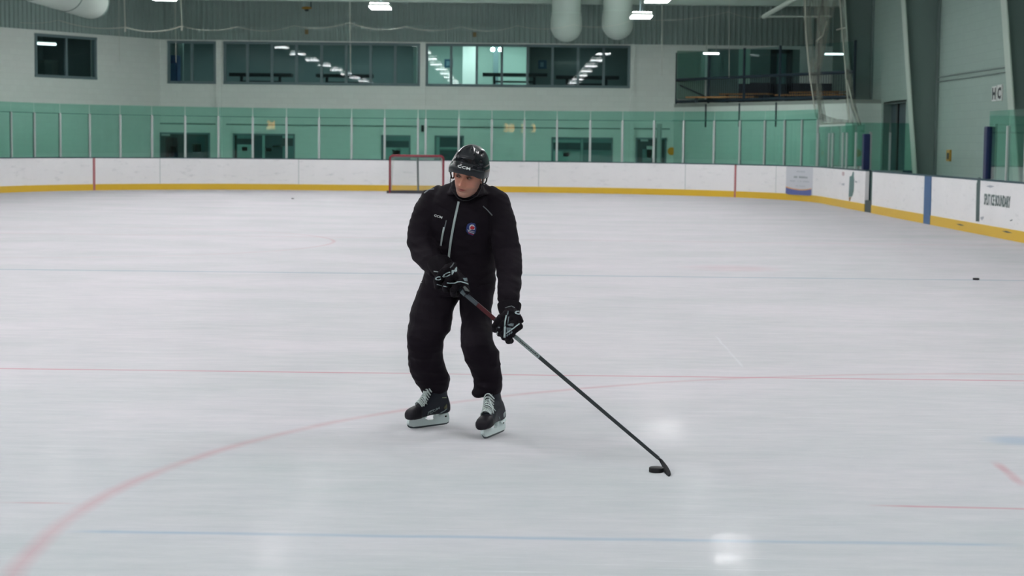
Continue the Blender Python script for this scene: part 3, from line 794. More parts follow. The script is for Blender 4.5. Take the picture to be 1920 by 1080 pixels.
mb = MB(); a = P(1443, 191, FW - .05); b = P(1486, 93, FW - .05)
mb.box((a.x, FW - .1, 3.14), (a.x + .22, FW - .02, b.z)); mb.box((b.x - .22, FW - .1, 3.14), (b.x, FW - .02, b.z)); mb.box((a.x, FW - .1, b.z - .15), (b.x, FW - .02, b.z)); mb.box((a.x, FW - .1, 3.14), (b.x, FW - .02, 3.9)); mb.build('door_frame', M_dark, r)
mb = MB(); mb.box((a.x + .2, FW - .06, 3.9), (b.x - .2, FW - .03, b.z - .1)); mb.build('door_pane', M_doorpane, r)

# ------------------------------------------------------------------ ground floor openings of the far wall
def opening(idx, px0, px1, py, panes, label=None, glassy=False, framem=M_dark):
    a = P(px0, py, FW); b = P(px1, py, FW)
    r = bpy.data.objects.new('door_%d' % idx if not glassy else 'window_%d' % idx, None); C.objects.link(r); r.location = ((a.x + b.x) / 2, FW, 0); struct(r)
    z = a.z; z0 = 0.0 if not glassy else .0
    mb = MB(); mb.box((a.x, FW - .02, z0), (b.x, FW - .004, z)); mb.build('door_leaf' if not glassy else 'window_pane', framem, r)
    mb = MB(); w_ = .06
    mb.box((a.x, FW - .05, z0), (a.x + w_, FW - .003, z)); mb.box((b.x - w_, FW - .05, z0), (b.x, FW - .003, z)); mb.box((a.x, FW - .05, z - w_), (b.x, FW - .003, z)); mb.build('door_frame' if not glassy else 'window_frame', M_winframe, r)
    for (x0, x1, y0_, y1_, m, nm) in panes:
        wallbox(x0, x1, y0_, y1_, m, nm, r, t0=.012, off=.035)
    return r
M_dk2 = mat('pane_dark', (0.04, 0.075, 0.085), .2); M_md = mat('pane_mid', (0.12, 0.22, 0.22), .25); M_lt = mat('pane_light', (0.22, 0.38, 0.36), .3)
M_sig = mat('sign_strip', (0.35, 0.42, 0.42), .5); M_maroon = mat('maroon_notice', (0.2, 0.1, 0.12), .5)
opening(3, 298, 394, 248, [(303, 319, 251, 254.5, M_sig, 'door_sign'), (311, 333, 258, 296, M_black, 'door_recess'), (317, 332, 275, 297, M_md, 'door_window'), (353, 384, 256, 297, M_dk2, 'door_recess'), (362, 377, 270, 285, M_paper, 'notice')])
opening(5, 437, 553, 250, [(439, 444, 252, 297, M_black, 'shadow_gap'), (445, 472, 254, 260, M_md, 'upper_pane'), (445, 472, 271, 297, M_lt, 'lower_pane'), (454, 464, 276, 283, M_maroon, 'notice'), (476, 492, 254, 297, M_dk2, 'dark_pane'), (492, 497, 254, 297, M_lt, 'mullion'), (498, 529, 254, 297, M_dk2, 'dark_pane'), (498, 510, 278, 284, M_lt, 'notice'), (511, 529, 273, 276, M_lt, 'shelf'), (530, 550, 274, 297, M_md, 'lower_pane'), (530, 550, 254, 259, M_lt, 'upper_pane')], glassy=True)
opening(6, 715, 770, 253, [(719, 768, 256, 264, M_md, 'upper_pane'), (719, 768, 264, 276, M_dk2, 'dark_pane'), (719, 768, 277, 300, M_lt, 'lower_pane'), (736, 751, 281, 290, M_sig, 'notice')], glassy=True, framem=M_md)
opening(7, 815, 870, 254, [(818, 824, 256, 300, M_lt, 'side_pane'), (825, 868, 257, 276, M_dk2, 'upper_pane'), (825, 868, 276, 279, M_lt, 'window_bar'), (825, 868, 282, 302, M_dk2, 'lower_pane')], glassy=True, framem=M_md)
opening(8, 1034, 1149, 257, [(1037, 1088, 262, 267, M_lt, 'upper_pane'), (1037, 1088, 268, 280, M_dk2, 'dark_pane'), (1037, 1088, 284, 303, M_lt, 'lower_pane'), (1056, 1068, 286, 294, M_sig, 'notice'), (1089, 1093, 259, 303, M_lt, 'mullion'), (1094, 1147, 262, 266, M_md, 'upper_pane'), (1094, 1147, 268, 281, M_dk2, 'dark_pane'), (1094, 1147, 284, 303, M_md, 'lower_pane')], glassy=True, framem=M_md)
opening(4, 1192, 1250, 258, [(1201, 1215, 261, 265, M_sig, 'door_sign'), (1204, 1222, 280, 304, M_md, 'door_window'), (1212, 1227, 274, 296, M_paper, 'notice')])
p = P(1259, 283.5, FW); mb = MB(); mb.tube([(p.x, FW - .03, p.z), (p.x, FW, p.z)], .145, 24); tag(mb.build('round_sign', M_orange), 'round orange sign beside the door on the far wall', 'sign')
a = P(1284, 277.5, FW); b = P(1300, 269.5, FW); mb = MB(); mb.box((a.x, FW - .03, a.z), (b.x, FW, b.z)); mb.box((a.x + .05, FW - .035, a.z + .04), (b.x - .05, FW - .03, b.z - .04), 1)
tag(mb.build('name_plate', [M_dark, M_maroon]), 'small dark plate on the far wall right of the orange sign', 'sign')
p = P(793, 241, FW); mb = MB(); mb.box((p.x - .06, FW - .28, p.z - .12), (p.x + .05, FW - .1, p.z + .12)); tag(mb.build('wall_speaker', M_black, bevel=.02), 'small black speaker box on the pilaster above the goal', 'speaker')
# thick pipe post in front of the wall by the door
p = P(1236, 260, FW - 1.2); mb = MB(); mb.tube([(p.x, FW - 1.2, 0), (p.x, FW - 1.2, 2.4)], .09, 12); tag(mb.build('steel_post', M_alu), 'round grey post behind the glass in front of the far door', 'post')

# ------------------------------------------------------------------ lobby furniture
M_table = mat('lobby_table_dark', (0.035, 0.045, 0.05), .4)
def ltable(pxa, pxb, py, Y, label):
    a = P(pxa, py, Y); b = P(pxb, py, Y)
    t = thing('lobby_table', label, 'table', ((a.x + b.x) / 2, Y, LF), 'dark tables in the lobby')
    z = a.z
    mb = MB(); mb.box((a.x, Y - .35, z - .12), (b.x, Y + .35, z)); mb.box((a.x, Y - .36, z - .28), (b.x, Y - .33, z)) if False else None; mb.build('table_top', M_table, t)
    Lx = b.x - a.x
    for f in (.18, .80):
        x = a.x + Lx * f; mb = MB(); mb.box((x - .05, Y - .05, LF), (x + .05, Y + .05, z - .06)); mb.box((x - .22, Y - .2, z - .1), (x + .22, Y + .2, z - .06)); mb.box((x - .06, Y - .3, LF), (x + .06, Y + .3, LF + .05)); mb.build('leg', M_table, t)
    mb = MB(); mb.box((a.x + Lx * .18, Y - .03, z - .35), (a.x + Lx * .80, Y + .03, z - .28)); mb.build('stretcher', M_table, t)
ltable(905, 1026, 137, 68.2, 'long dark table in the brightly lit part of the lobby')
ltable(1042, 1160, 142, 69.5, 'long dark table behind the right hand lobby windows')
ltable(432, 548, 137, 69.0, 'long dark table behind the left lobby windows')
ltable(594, 700, 139, 69.0, 'long dark table behind the middle lobby windows')
for px, py, lab in ((841, 119, 'blue poster on the lobby wall left of the white pier'), (1017, 121, 'blue poster on the dark lobby wall above the long table')):
    a = P(px - 8, py + 8, LB - .01); b = P(px + 8, py - 8, LB - .01); mb = MB(); mb.box((a.x, LB - .03, a.z), (b.x, LB, b.z)); mb.box((a.x + .08, LB - .035, a.z + .08), (b.x - .12, LB - .03, b.z - .08), 1)
    tag(mb.build('poster', [mat('poster_blue', (0.04, 0.12, 0.2), .5), mat('poster_pale', (0.15, 0.3, 0.38), .5)]), lab, 'poster')
for px, lab in ((924, 'left round lobby lamp of the close pair'), (938, 'right round lobby lamp of the close pair')):
    p = P(px, 93, 70.5)
    t = thing('lobby_lamp', lab, 'ceiling light', (p.x, p.y, p.z), 'round lobby lamps')
    mb = MB(); mb.blob(p, (.075, .075, .075), 8); mb.build('globe', mat('globe_glow', (1, 1, 1), .5, emit=((.85, 1.0, .95), 60.0)), t, smooth=180)
    mb = MB(); mb.tube([p, (p.x, p.y, 5.75)], .012, 6); mb.build('lamp_stem', M_steel_light, t)
ld = bpy.data.lights.new('lobby_bright_fill', 'AREA'); ld.energy = 60; ld.size = 2.0; ld.color = (.88, 1, .95)  # unseen area lamp added to carry the bright lobby room's light
for px, e_ in ((360, 14), (470, 14), (600, 20), (730, 30), (830, 40), (1090, 15)):
    l2_ = bpy.data.lights.new('lobby_room_fill', 'AREA'); l2_.energy = e_ * 1.5; l2_.size = 1.2; l2_.color = (.85, 1, .97)  # unseen fill lamps added to brighten the dark lobby rooms
    o2_ = bpy.data.objects.new('lobby_room_fill', l2_); C.objects.link(o2_); o2_.location = (lob(px), 70.5, 5.7)
lo = bpy.data.objects.new('lobby_bright_fill', ld); C.objects.link(lo); lo.location = ((lob(893) + lob(985)) / 2, 71.2, 5.7)
# blue vending cabinet behind window one
a = P(317, 153, 68.5); b = P(334, 104, 68.5); mb = MB(); mb.box((a.x, 68.3, LF), (b.x, 69.0, b.z)); mb.box((a.x + .05, 68.28, a.z), (b.x - .05, 68.3, b.z - .3), 1)
tag(mb.build('blue_cabinet', [mat('cabinet_blue', (0.05, 0.12, 0.3), .4), mat('cabinet_front', (0.09, 0.22, 0.45), .3)]), 'blue vending cabinet behind the small left window', 'cabinet')
a = P(334, 153, 70); b = P(343, 83, 70); mb = MB(); mb.box((a.x, 70, LF), (b.x, 70.1, 5.7)); struct(mb.build('trim_9', M_lob))

# ------------------------------------------------------------------ goal
gl_ = PZ(731, 362, 0); gr_ = PZ(831, 364, 0); GY = (gl_.y + gr_.y) / 2
GX0 = P(731, 340, GY).x; GX1 = P(831, 340, GY).x; GZ = 1.22
t = thing('hockey_goal', 'red framed hockey goal with white net against the far boards', 'goal', ((GX0 + GX1) / 2, GY, 0))
r_ = .036; mb = MB()
cr = .1
pts = [(GX0, GY, 0), (GX0, GY, GZ - cr)] + [(GX0 + cr - cr * math.cos(a), GY, GZ - cr + cr * math.sin(a)) for a in [R(d) for d in (25, 50, 75)]] + [(GX0 + cr, GY, GZ), (GX1 - cr, GY, GZ)] + \
      [(GX1 - cr + cr * math.sin(a), GY, GZ - cr + cr * math.cos(a)) for a in [R(d) for d in (25, 50, 75)]] + [(GX1, GY, GZ - cr), (GX1, GY, 0)]
mb.tube(pts, r_, 10, up=(0, 1, 0)); mb.build('goal_posts', M_goal_red, t, smooth=60)
mb = MB(); D1 = .95; D2 = .5
xm = (GX0 + GX1) / 2 
base = [(GX0, GY, .04), (GX0 + .02, GY + .5, .04), (GX0 + .3, GY + D1, .04), (xm, GY + D1 + .1, .04), (GX1 - .3, GY + D1, .04), (GX1 - .02, GY + .5, .04), (GX1, GY, .04)]
mb.tube(base, .04, 8); mb.build('base_frame', M_goal_dark, t, smooth=60)
mb = MB(); mb.box((GX0 - .1, GY - .03, 0), (GX1 + .02, GY + .06, .09)); mb.build('base_pad', M_goal_dark, t)
mb = MB(); mb.tube([(xm, GY, GZ - .03), (xm, GY + D2, GZ - .03), (xm, GY + D1 + .1, .05)], .03, 8); mb.tube([(GX0, GY, GZ - .05), (GX0 + .1, GY + D2, GZ - .05), (GX1 - .1, GY + D2, GZ - .05), (GX1, GY, GZ - .05)], .022, 8); mb.build('back_brace', mat('goal_brace', (0.13, 0.17, 0.17), .5), t, smooth=60)
mb = MB()
def tz(f): return Vector((GX0 + .1 + (GX1 - GX0 - .2) * f, GY + D2, GZ - .05))
def bz(f): x = GX0 + .15 + (GX1 - GX0 - .3) * f; return Vector((x, GY + D1 + .05 - .15 * abs(2 * f - 1) ** 2, .06))
NX, NZ = 40, 28
def cord(a, b): mb.tube([a, b], .0028, 3, cap=False)
for i in range(NX + 1):
    f = i / NX; cord(tz(f), bz(f)); cord(Vector((GX0 + .02 + (GX1 - GX0 - .04) * f, GY, GZ - .03)), tz(f))
for j in range(NZ + 1):
    g = j / NZ; pr = [tz(f).lerp(bz(f), g) for f in (0, .25, .5, .75, 1)]
    for a_, b_ in zip(pr, pr[1:]): cord(a_, b_)
    cord(Vector((GX0, GY, GZ - .03 - g * (GZ - .1))), pr[0]); cord(Vector((GX1, GY, GZ - .03 - g * (GZ - .1))), pr[-1])
for j in range(12):
    g = j / 11
    for (xa, xb) in ((GX0, GX0 + .1), (GX1, GX1 - .1)):
        cord(Vector((xa + (xb - xa) * g, GY + D2 * g, GZ - .04)), Vector((xa, GY + (D1 - .1) * g, .06)))
mb.build('goal_netting', M_net, t)

# ------------------------------------------------------------------ pucks
def puck(p, label, r=.038):
    mb = MB(); n = 28; rings = []
    for (rr, z) in ((.90, 0), (1, .003), (1, .0224), (.9, .0254)):
        rings.append([Vector((p[0] + r * rr * math.cos(a), p[1] + r * rr * math.sin(a), z)) for a in [2 * math.pi * k / n for k in range(n)]])
    mb.loft(rings); tag(mb.build('hockey_puck', M_rubber, smooth=40), label, 'puck', 'hockey pucks')
pk = PZ(1231.5, 887)
puck((pk.x, pk.y + .03), 'black puck on the ice against the stick blade')
pf = PZ(1830, 525); puck((pf.x, pf.y), 'black puck lying on the far blue line at the right', .04)
pf = PZ(549, 373); puck((pf.x, pf.y), 'small dark puck far away on the ice left of the goal')

# ------------------------------------------------------------------ ducts
def duct(x, label, bot):
    y = 61.4; r_ = .5
    t = thing('air_duct', label, 'duct', (x, y, bot)); mb = MB()
    zs = [(7.19, .49), (6.2, .49), (bot + .95, .49), (bot + .80, .525), (bot + .52, .53)] + [(bot + .52 - .52 * math.sin(R(d)), .53 * math.cos(R(d))) for d in (15, 30, 45, 60, 72, 82, 88)]
    mb.loft([[Vector((x + r2 * math.cos(a), y + r2 * math.sin(a), z)) for a in [2 * math.pi * k / 32 for k in range(32)]] for z, r2 in zs]); mb.build('duct_body', M_duct, t, smooth=60)
    mb = MB()
    mb.tube([(x, y, bot + .93), (x, y, bot + .97)], r_ + .012, 28); mb.build('duct_seam', M_beam, t)
duct(P(1062, 40, 61.4).x, 'left of two round pale ducts dropping from the roof beam', P(1062, 77, 60.9).z)
duct(P(1158, 40, 61.4).x, 'right of two round pale ducts dropping beside a lamp', P(1158, 73, 60.9).z)
t = thing('spiral_duct', 'big horizontal round duct in the upper left corner', 'duct', (-12.95, 30, 5.8))
mb = MB(); mb.tube([(-12.95, 56, 5.85), (-12.95, 24, 5.85)], .54, 32); mb.build('duct_body', mat('duct_metal', (0.45, 0.52, 0.48), .35, .2), t, smooth=60)
mb = MB()
for y in (55.9, 52.6, 48.6, 44.6, 40.6): mb.tube([(-12.95, y - .03, 5.85), (-12.95, y + .03, 5.85)], .555, 32)
mb.build('duct_seam', M_steel_paint, t, smooth=60)
mb = MB(); mb.tube([(-12.95, 56.01, 5.85), (-12.95, 56.03, 5.85)], .5, 32); mb.build('duct_end', M_steel_paint, t)

# yellow fan coil hanging on the far wall
p = P(575, 15, 64.5)
t = thing('hanging_sensor', 'small amber warning lamp hanging from the ceiling at the left', 'warning lamp', (p.x, p.y, p.z))
mb = MB(); mb.blob(p, (.19, .19, .05), 8); mb.build('lamp_shade', mat('amber_shade', (0.35, 0.2, 0.03), .5), t, smooth=60)
mb = MB(); mb.tube([(p.x + .15, p.y, p.z), (p.x + .15, p.y, 7.2)], .022, 6); mb.build('hanger_rod', M_dark, t)
mb = MB(); mb.blob(p + Vector((0, 0, -.07)), (.08, .08, .05), 6); mb.build('lamp_lens', M_dark, t, smooth=60)
for px, py, lab in ((575, 60, 'small brown box on the cladding below the amber lamp'), (890, 65, 'small amber box on the cladding above the middle windows')):
    p = P(px, py, FW - .1); mb = MB(); mb.box((p.x - .06, FW - .15, p.z - .08), (p.x + .06, FW - .05, p.z + .08)); tag(mb.build('junction_box', mat('box_brown', (0.25, 0.2, 0.1), .6)), lab, 'junction box')

# ------------------------------------------------------------------ safety net ropes
YN = 60.3
nodes = [-140, -15, 110, 235, 341, 446, 551, 655, 760, 865, 970, 1075, 1190, 1366, 1470]
ys_n = [20, 30, 38, 51, 49, 50, 48, 42, 50, 50, 48, 46, 36, 22, 28]
mb = MB()
for k in range(len(nodes) - 1):
    a = P(nodes[k], ys_n[k], YN); b = P(nodes[k + 1], ys_n[k + 1], YN); sag = .13 + .03 * (k % 2)
    seg = [a.lerp(b, f / 8) - Vector((0, 0, sag * 4 * (f / 8) * (1 - f / 8))) for f in range(9)]
    mb.tube(seg, .024 if 3 <= k <= 3 else (.012 if k in (2, 4) else .006), 6)
t = thing('net_rope', 'pale scalloped rope of the safety net below the roof', 'rope', (-5, YN, 5.5))
mb.build('scalloped_rope', M_rope, t, smooth=60)
mb = MB()
for k in (3, 4):
    a = P(nodes[k], ys_n[k], YN)
    mb.tube([a, (a.x - .06, YN, 7.1)], .017, 6); mb.tube([(a.x - .22, YN, 7.1), (a.x - .2, YN, 4.2)], .006, 6); mb.tube([a, (a.x, YN, a.z - .15)], .03, 6)
for px in (655, 1366, 1240): 
    a = P(px, 50, YN); mb.tube([(a.x, YN, 7.1), (a.x + .05, YN, 3.9)], .005, 6)
mb.build('drop_cord', M_rope, t, smooth=60)

# gathered netting hanging in the right corner
def net_mat():
    m = bpy.data.materials.new('gathered_net'); m.use_nodes = True; nt = m.node_tree; nt.nodes.remove(nt.nodes['Principled BSDF']); out = nt.nodes['Material Output']
    N = nt.nodes.new; L = nt.links.new
    tc = N('ShaderNodeTexCoord'); nz = N('ShaderNodeTexNoise'); nz.inputs['Scale'].default_value = 3; nz.inputs['Detail'].default_value = 5
    mp = N('ShaderNodeMapping'); mp.inputs['Scale'].default_value = (3, 3, .5); L(tc.outputs['Object'], mp.inputs[0]); L(mp.outputs[0], nz.inputs['Vector'])
    rp = N('ShaderNodeValToRGB'); rp.color_ramp.elements[0].position = .35; rp.color_ramp.elements[1].position = .7
    rp.color_ramp.elements[0].color = (.10, .10, .10, 1); rp.color_ramp.elements[1].color = (.5, .5, .5, 1); L(nz.outputs['Fac'], rp.inputs[0])
    tr = N('ShaderNodeBsdfTransparent'); df = N('ShaderNodeBsdfDiffuse'); df.inputs[0].default_value = (.34, .37, .31, 1)
    ms = N('ShaderNodeMixShader'); L(rp.outputs[0], ms.inputs[0]); L(tr.outputs[0], ms.inputs[1]); L(df.outputs[0], ms.inputs[2]); L(ms.outputs[0], out.inputs[0]); return m
M_netb = net_mat()
t = thing('gathered_net', 'gathered safety netting hanging in front of the right corner balcony', 'net', (9.3, 56.5, 2.3))
def curtain(path_px, Y, halfw, m=M_netb, nm='net_fold'):
    """tapering bunch of netting hanging along a pixel path"""
    pts = [P(x, y, Y) for x, y in path_px]; mb = MB(); mb.tube(pts, halfw, 14, up=(1, 0, 0)); return mb.build(nm, m, t, smooth=180)
NYd = 55.5
curtain([(1512, -20), (1514, 40), (1518, 90), (1525, 150), (1533, 200), (1540, 232)], NYd, [.13, .12, .11, .11, .12, .10])
curtain([(1560, -20), (1545, 40), (1538, 90), (1532, 140), (1538, 190), (1545, 232)], NYd, [.25, .2, .15, .10, .10, .10])
curtain([(1530, -20), (1536, 30), (1545, 60), (1540, 100), (1530, 130)], NYd, [.2, .16, .13, .1, .06])
curtain([(1578, -20), (1582, 50), (1588, 110), (1594, 160), (1600, 200), (1612, 236)], NYd, [.06, .06, .07, .09, .09, .06])
curtain([(1588, 130), (1591, 180), (1595, 232)], NYd, [.06, .10, .08])
curtain([(1538, 218), (1552, 224), (1570, 227), (1592, 228)], NYd, [.1, .09, .06, .05])
mb = MB()
for path in ([(1573, -20), (1579, 60), (1585, 130), (1593, 232)], [(1588, 150), (1600, 200), (1614, 240)], [(1509, -20), (1511, 60), (1518, 140), (1530, 220)], [(1550, 40), (1543, 66), (1530, 78)], [(1568, 56), (1585, 52)], [(1537, 232), (1592, 231)]):
    mb.tube([P(x, y, NYd - .15) for x, y in path], .018, 6)
mb.build('edge_rope', M_rope, t, smooth=60)
mb = MB(); a = P(1432, 31, 58); b = P(1500, -8, 54); mb.tube([a, b], .07, 8); c = P(1425, 31, 58); d = P(1560, 31, 58); mb.tube([c, d], .03, 8); tag(mb.build('roof_brace', M_steel_light, smooth=60), 'pale diagonal roof brace near the right corner', 'brace')

# scoreboard on the wall behind the camera, seen only as orange glints in the glass
t = thing('scoreboard', 'scoreboard with glowing orange digits, mirrored in the far glass', 'scoreboard', (.1, -7.9, 2.4))
mb = MB(); mb.box((-2.6, -7.99, 2.05), (3.0, -7.85, 3.3)); mb.build('scoreboard_panel', M_black, t)
M_led = mat('led_orange', (0.1, 0.04, 0.01), .5, emit=((1.0, .42, .12), 9.0))
map_text('38', lambda u, v: (-.7 + .75 * u, -7.84, 2.45 + .6 * v), M_led, t, 'led_digits', .02)
map_text('3', lambda u, v: (.5 + .4 * u, -7.84, 2.45 + .55 * v), M_led, t, 'led_digits', .02)


# ================================================================== the skater
M_cloth = mat('black_shell_cloth', (0.0098, 0.0072, 0.0110), 0.7, spec=0.10, bump=.12, bscale=180)
M_cloth2 = mat('black_trouser_cloth', (0.0098, 0.0072, 0.0110), 0.7, spec=0.08, bump=.12, bscale=160)
M_silver = mat('reflective_tape', (0.36, 0.42, 0.42), 0.45)
M_piping = mat('shoulder_piping', (0.13, 0.15, 0.16), 0.5)
M_whitemark = mat('white_mark', (0.6, 0.63, 0.63), 0.6)
M_glove = mat('glove_shell', (0.0075, 0.006, 0.0085), 0.7, spec=.08)
M_gl_white = mat('glove_white', (0.36, 0.45, 0.47), 0.55)
M_gl_grey = mat('glove_grey', (0.13, 0.17, 0.19), 0.6)
M_helmet = mat('helmet_gloss', (0.008, 0.0085, 0.0125), 0.16, spec=.4)
M_helmet_low = mat('helmet_satin', (0.010, 0.013, 0.018), 0.3, spec=.35)

def finish(mb, name, mats, voxel, smooth_it=4, disp=None, parent=None, autosmooth=180):
    """fuse overlapping solids into one skin"""
    o = mb.build('tmp', mats)
    md = o.modifiers.new('r', 'REMESH'); md.mode = 'VOXEL'; md.voxel_size = voxel; md.use_smooth_shade = True
    sm = o.modifiers.new('s', 'SMOOTH'); sm.iterations = smooth_it; sm.factor = .5
    bpy.context.view_layer.update()
    me = bpy.data.meshes.new_from_object(o.evaluated_get(bpy.context.evaluated_depsgraph_get()))
    bpy.data.objects.remove(o)
    if disp:
        nr = [v.normal.copy() for v in me.vertices]
        for v, n in zip(me.vertices, nr): v.co += n * disp(v.co, n)
    me.name = name; me.shade_smooth()
    o = bpy.data.objects.new(name, me); C.objects.link(o)
    if parent is not None:
        o.parent = parent; o.matrix_parent_inverse = Matrix.Translation(-Vector(parent.location))
    return o
def bvh_of(*objs):
    vs = []; fs = []
    for o in objs:
        k = len(vs); vs += [v.co.copy() for v in o.data.vertices]; fs += [[i + k for i in p.vertices] for p in o.data.polygons]
    return BVHTree.FromPolygons(vs, fs)
def hit(bvh, px, py, off=.002):
    d = ray(px, py).normalized(); h = bvh.ray_cast(ORG + d * 5, d, 10)
    return None if h[0] is None else (h[0] - d * off)
def drape_poly(bvh, pts, m, par, nm, off=.003, close=True):
    """applique: pixel outline laid on a surface; subdivided so that it follows it"""
    bm = bmesh.new(); vs = [bm.verts.new((x, y, 0)) for x, y in pts]; bm.faces.new(vs)
    bmesh.ops.triangulate(bm, faces=bm.faces)
    for _ in range(3):
        es = [e for e in bm.edges if e.calc_length() > 3.0]
        if not es: break
        bmesh.ops.subdivide_edges(bm, edges=es, cuts=1); bmesh.ops.triangulate(bm, faces=bm.faces)
    return drape_bm(bvh, bm, m, par, nm, off)
def drape_bm(bvh, bm, m, par, nm, off):
    last = None; mb = MB(); bm.verts.index_update(); co = []
    for v in bm.verts:
        q = hit(bvh, v.co.x, v.co.y, off)
        if q is None: q = last or P(v.co.x, v.co.y, 10.2)
        last = q; co.append(q)
    mb.add(co, [[v.index for v in f.verts] for f in bm.faces]); bm.free()
    o = mb.build(nm, m)
    sd = o.modifiers.new('t', 'SOLIDIFY'); sd.thickness = .0015
    o.data.shade_smooth(); return sub(o, par)
def drape_text(bvh, txt, p0, p1, up, m, par, nm, off=.003, bold=.02, spacing=1.0):
    uv, fs = text_mesh(txt, bold, spacing); bm = bmesh.new(); p0 = Vector(p0); p1 = Vector(p1); up = Vector(up)
    vs = [bm.verts.new((*(p0 + (p1 - p0) * u + up * v), 0)) for u, v in uv]
    for f in fs:
        try: bm.faces.new([vs[i] for i in f])
        except ValueError: pass
    return drape_bm(bvh, bm, m, par, nm, off)
def drape_line(bvh, pts, w_, m, par, nm, off=.003):
    """ribbon of pixel width w_ along a pixel polyline"""
    P2 = [Vector(p) for p in pts]; dense = []
    for a, b in zip(P2, P2[1:]):
        n = max(1, int((b - a).length / 3))
        dense += [a.lerp(b, k / n) for k in range(n)]
    dense.append(P2[-1]); L_ = []; R_ = []
    for i, p in enumerate(dense):
        t = (dense[min(i + 1, len(dense) - 1)] - dense[max(i - 1, 0)]).normalized(); n = Vector((-t.y, t.x)) * w_ / 2
        L_.append(p + n); R_.append(p - n)
    bm = bmesh.new(); l = [bm.verts.new((*q, 0)) for q in L_]; r = [bm.verts.new((*q, 0)) for q in R_]
    for i in range(len(l) - 1): bm.faces.new((l[i], l[i+1], r[i+1], r[i]))
    return drape_bm(bvh, bm, m, par, nm, off)

def hring(px0, px1, py, Y, dep, n=36, ex=2.3, tilt=0.0, ztilt=0.0):
    """horizontal ring spanning px0..px1 at pixel row py on depth Y"""
    a = P(px0, py, Y); b = P(px1, py, Y); c = (a + b) / 2; ru = (b.x - a.x) / 2; out = []
    for k in range(n):
        t = 2 * math.pi * k / n; cs, sn = math.cos(t), math.sin(t)
        x = ru * math.copysign(abs(cs) ** (2 / ex), cs); y = dep * math.copysign(abs(sn) ** (2 / ex), sn)
        out.append(Vector((c.x + x, c.y + y, c.z + y * tilt + x * ztilt)))
    return out

foot_c = PZ(858, 812)
skater = thing('person', 'person in black jacket, trousers, helmet and skates leaning over a hockey stick', 'person', (foot_c.x, foot_c.y, 0))

# ---- joints (pixel, pixel, depth)
J = dict(elR=P(790, 452, 10.32), elL=P(952, 474, 10.24), shR=P(815, 374, 10.34), shL=P(930, 380, 10.28),
         neck=P(880, 352, 10.28), pelvis=P(861, 520, 10.52), hipR=P(828, 545, 10.52), hipL=P(893, 545, 10.47),
         knR=P(799, 640, 10.42), knL=P(896, 645, 10.22), anR=P(817, 755, 10.68), anL=P(922, 757, 10.40))
# ---- stick axis
GH = PZ(1242, 873.5)                       # heel on the ice
GT_ = PZ(1254.5, 892.5)                  # toe on the ice
SB = P(1234.5, 859, GH.y + .04)
dA = P(868, 548, 10.03)                  # where the shaft leaves the upper glove
sdir = (SB - dA).normalized()
SA = dA - sdir * .14
def stick_at(px):
    lo, hi = 0.0, 1.0
    for _ in range(40):
        m_ = (lo + hi) / 2
        if proj(SA.lerp(SB, m_))[0] < px: lo = m_
        else: hi = m_
    return SA.lerp(SB, lo)
e1 = Vector((0, -1, 0)); e1 = (e1 - sdir * e1.dot(sdir)).normalized()
e2 = sdir.cross(e1).normalized()
if e2.z < 0: e2 = -e2
def around(c, al, r): a = R(al); return c + (e1 * math.cos(a) + e2 * math.sin(a)) * r
wrR = P(831, 503, 10.13); wrL = P(954, 572, 10.02)

# ---- jacket
mb = MB()
T = [(797, 926, 545, 10.50, .150), (794, 930, 520, 10.47, .158), (798, 930, 490, 10.42, .150), (802, 935, 450, 10.37, .148), (799, 942, 410, 10.34, .150),
     (800, 944, 385, 10.33, .140), (808, 936, 366, 10.33, .118), (822, 922, 352, 10.33, .100), (846, 908, 343, 10.30, .085)]
mb.loft([hring(a, b, y, Y, dp, tilt=(-.10 if i > 4 else 0)) for i, (a, b, y, Y, dp) in enumerate(T)])
# collar: tilted tube open towards the chin
mb.loft([hring(835, 918, 362, 10.26, .125, tilt=.12), hring(843, 909, 356, 10.22, .112, tilt=.30), hring(845, 906, 351, 10.20, .104, tilt=.48), hring(846, 905, 347, 10.21, .098, tilt=.58)])
def arm(pts, rads, ref=(1, 0, 0), flat=1.0): mb.tube(pts, rads, 28, up=ref, flat=flat)
def lerp3(a, b, f): return a.lerp(b, f)
sR, eR, sL, eL = J['shR'], J['elR'], J['shL'], J['elL']
arm([P(832, 366, 10.33), sR, P(805, 396, 10.33), P(794, 425, 10.33), eR, P(797, 474, 10.27), P(812, 494, 10.19), P(823, 504, 10.15)],
    [.068, .084, .087, .085, .083, .078, .068, .060])
arm([P(912, 368, 10.31), sL, P(939, 410, 10.26), P(946, 445, 10.24), eL, P(955, 505, 10.17), P(955, 535, 10.09), P(953, 562, 10.03), P(953, 570, 10.02)],
    [.070, .080, .078, .078, .079, .074, .066, .058, .050])
def folds_j(p, n):
    q = Vector((p.x * 5 + p.z * 3, p.y * 4, p.z * 6 - p.x * 4))
    a = noise.noise(q) * .007
    q2 = Vector((p.x * 9 + p.z * 7, p.y * 7, p.z * 16 - p.x * 5)); b = (1 - abs(noise.noise(q2)) * 2) * .0045
    q3 = Vector((p.x * 3 + 7, p.y * 5, p.z * 26 + p.x * 13)); c = (1 - abs(noise.noise(q3)) * 2) * .0025
    return a + b + c - .003
jacket = finish(mb, 'jacket', M_cloth, .0075, 5, folds_j, skater)
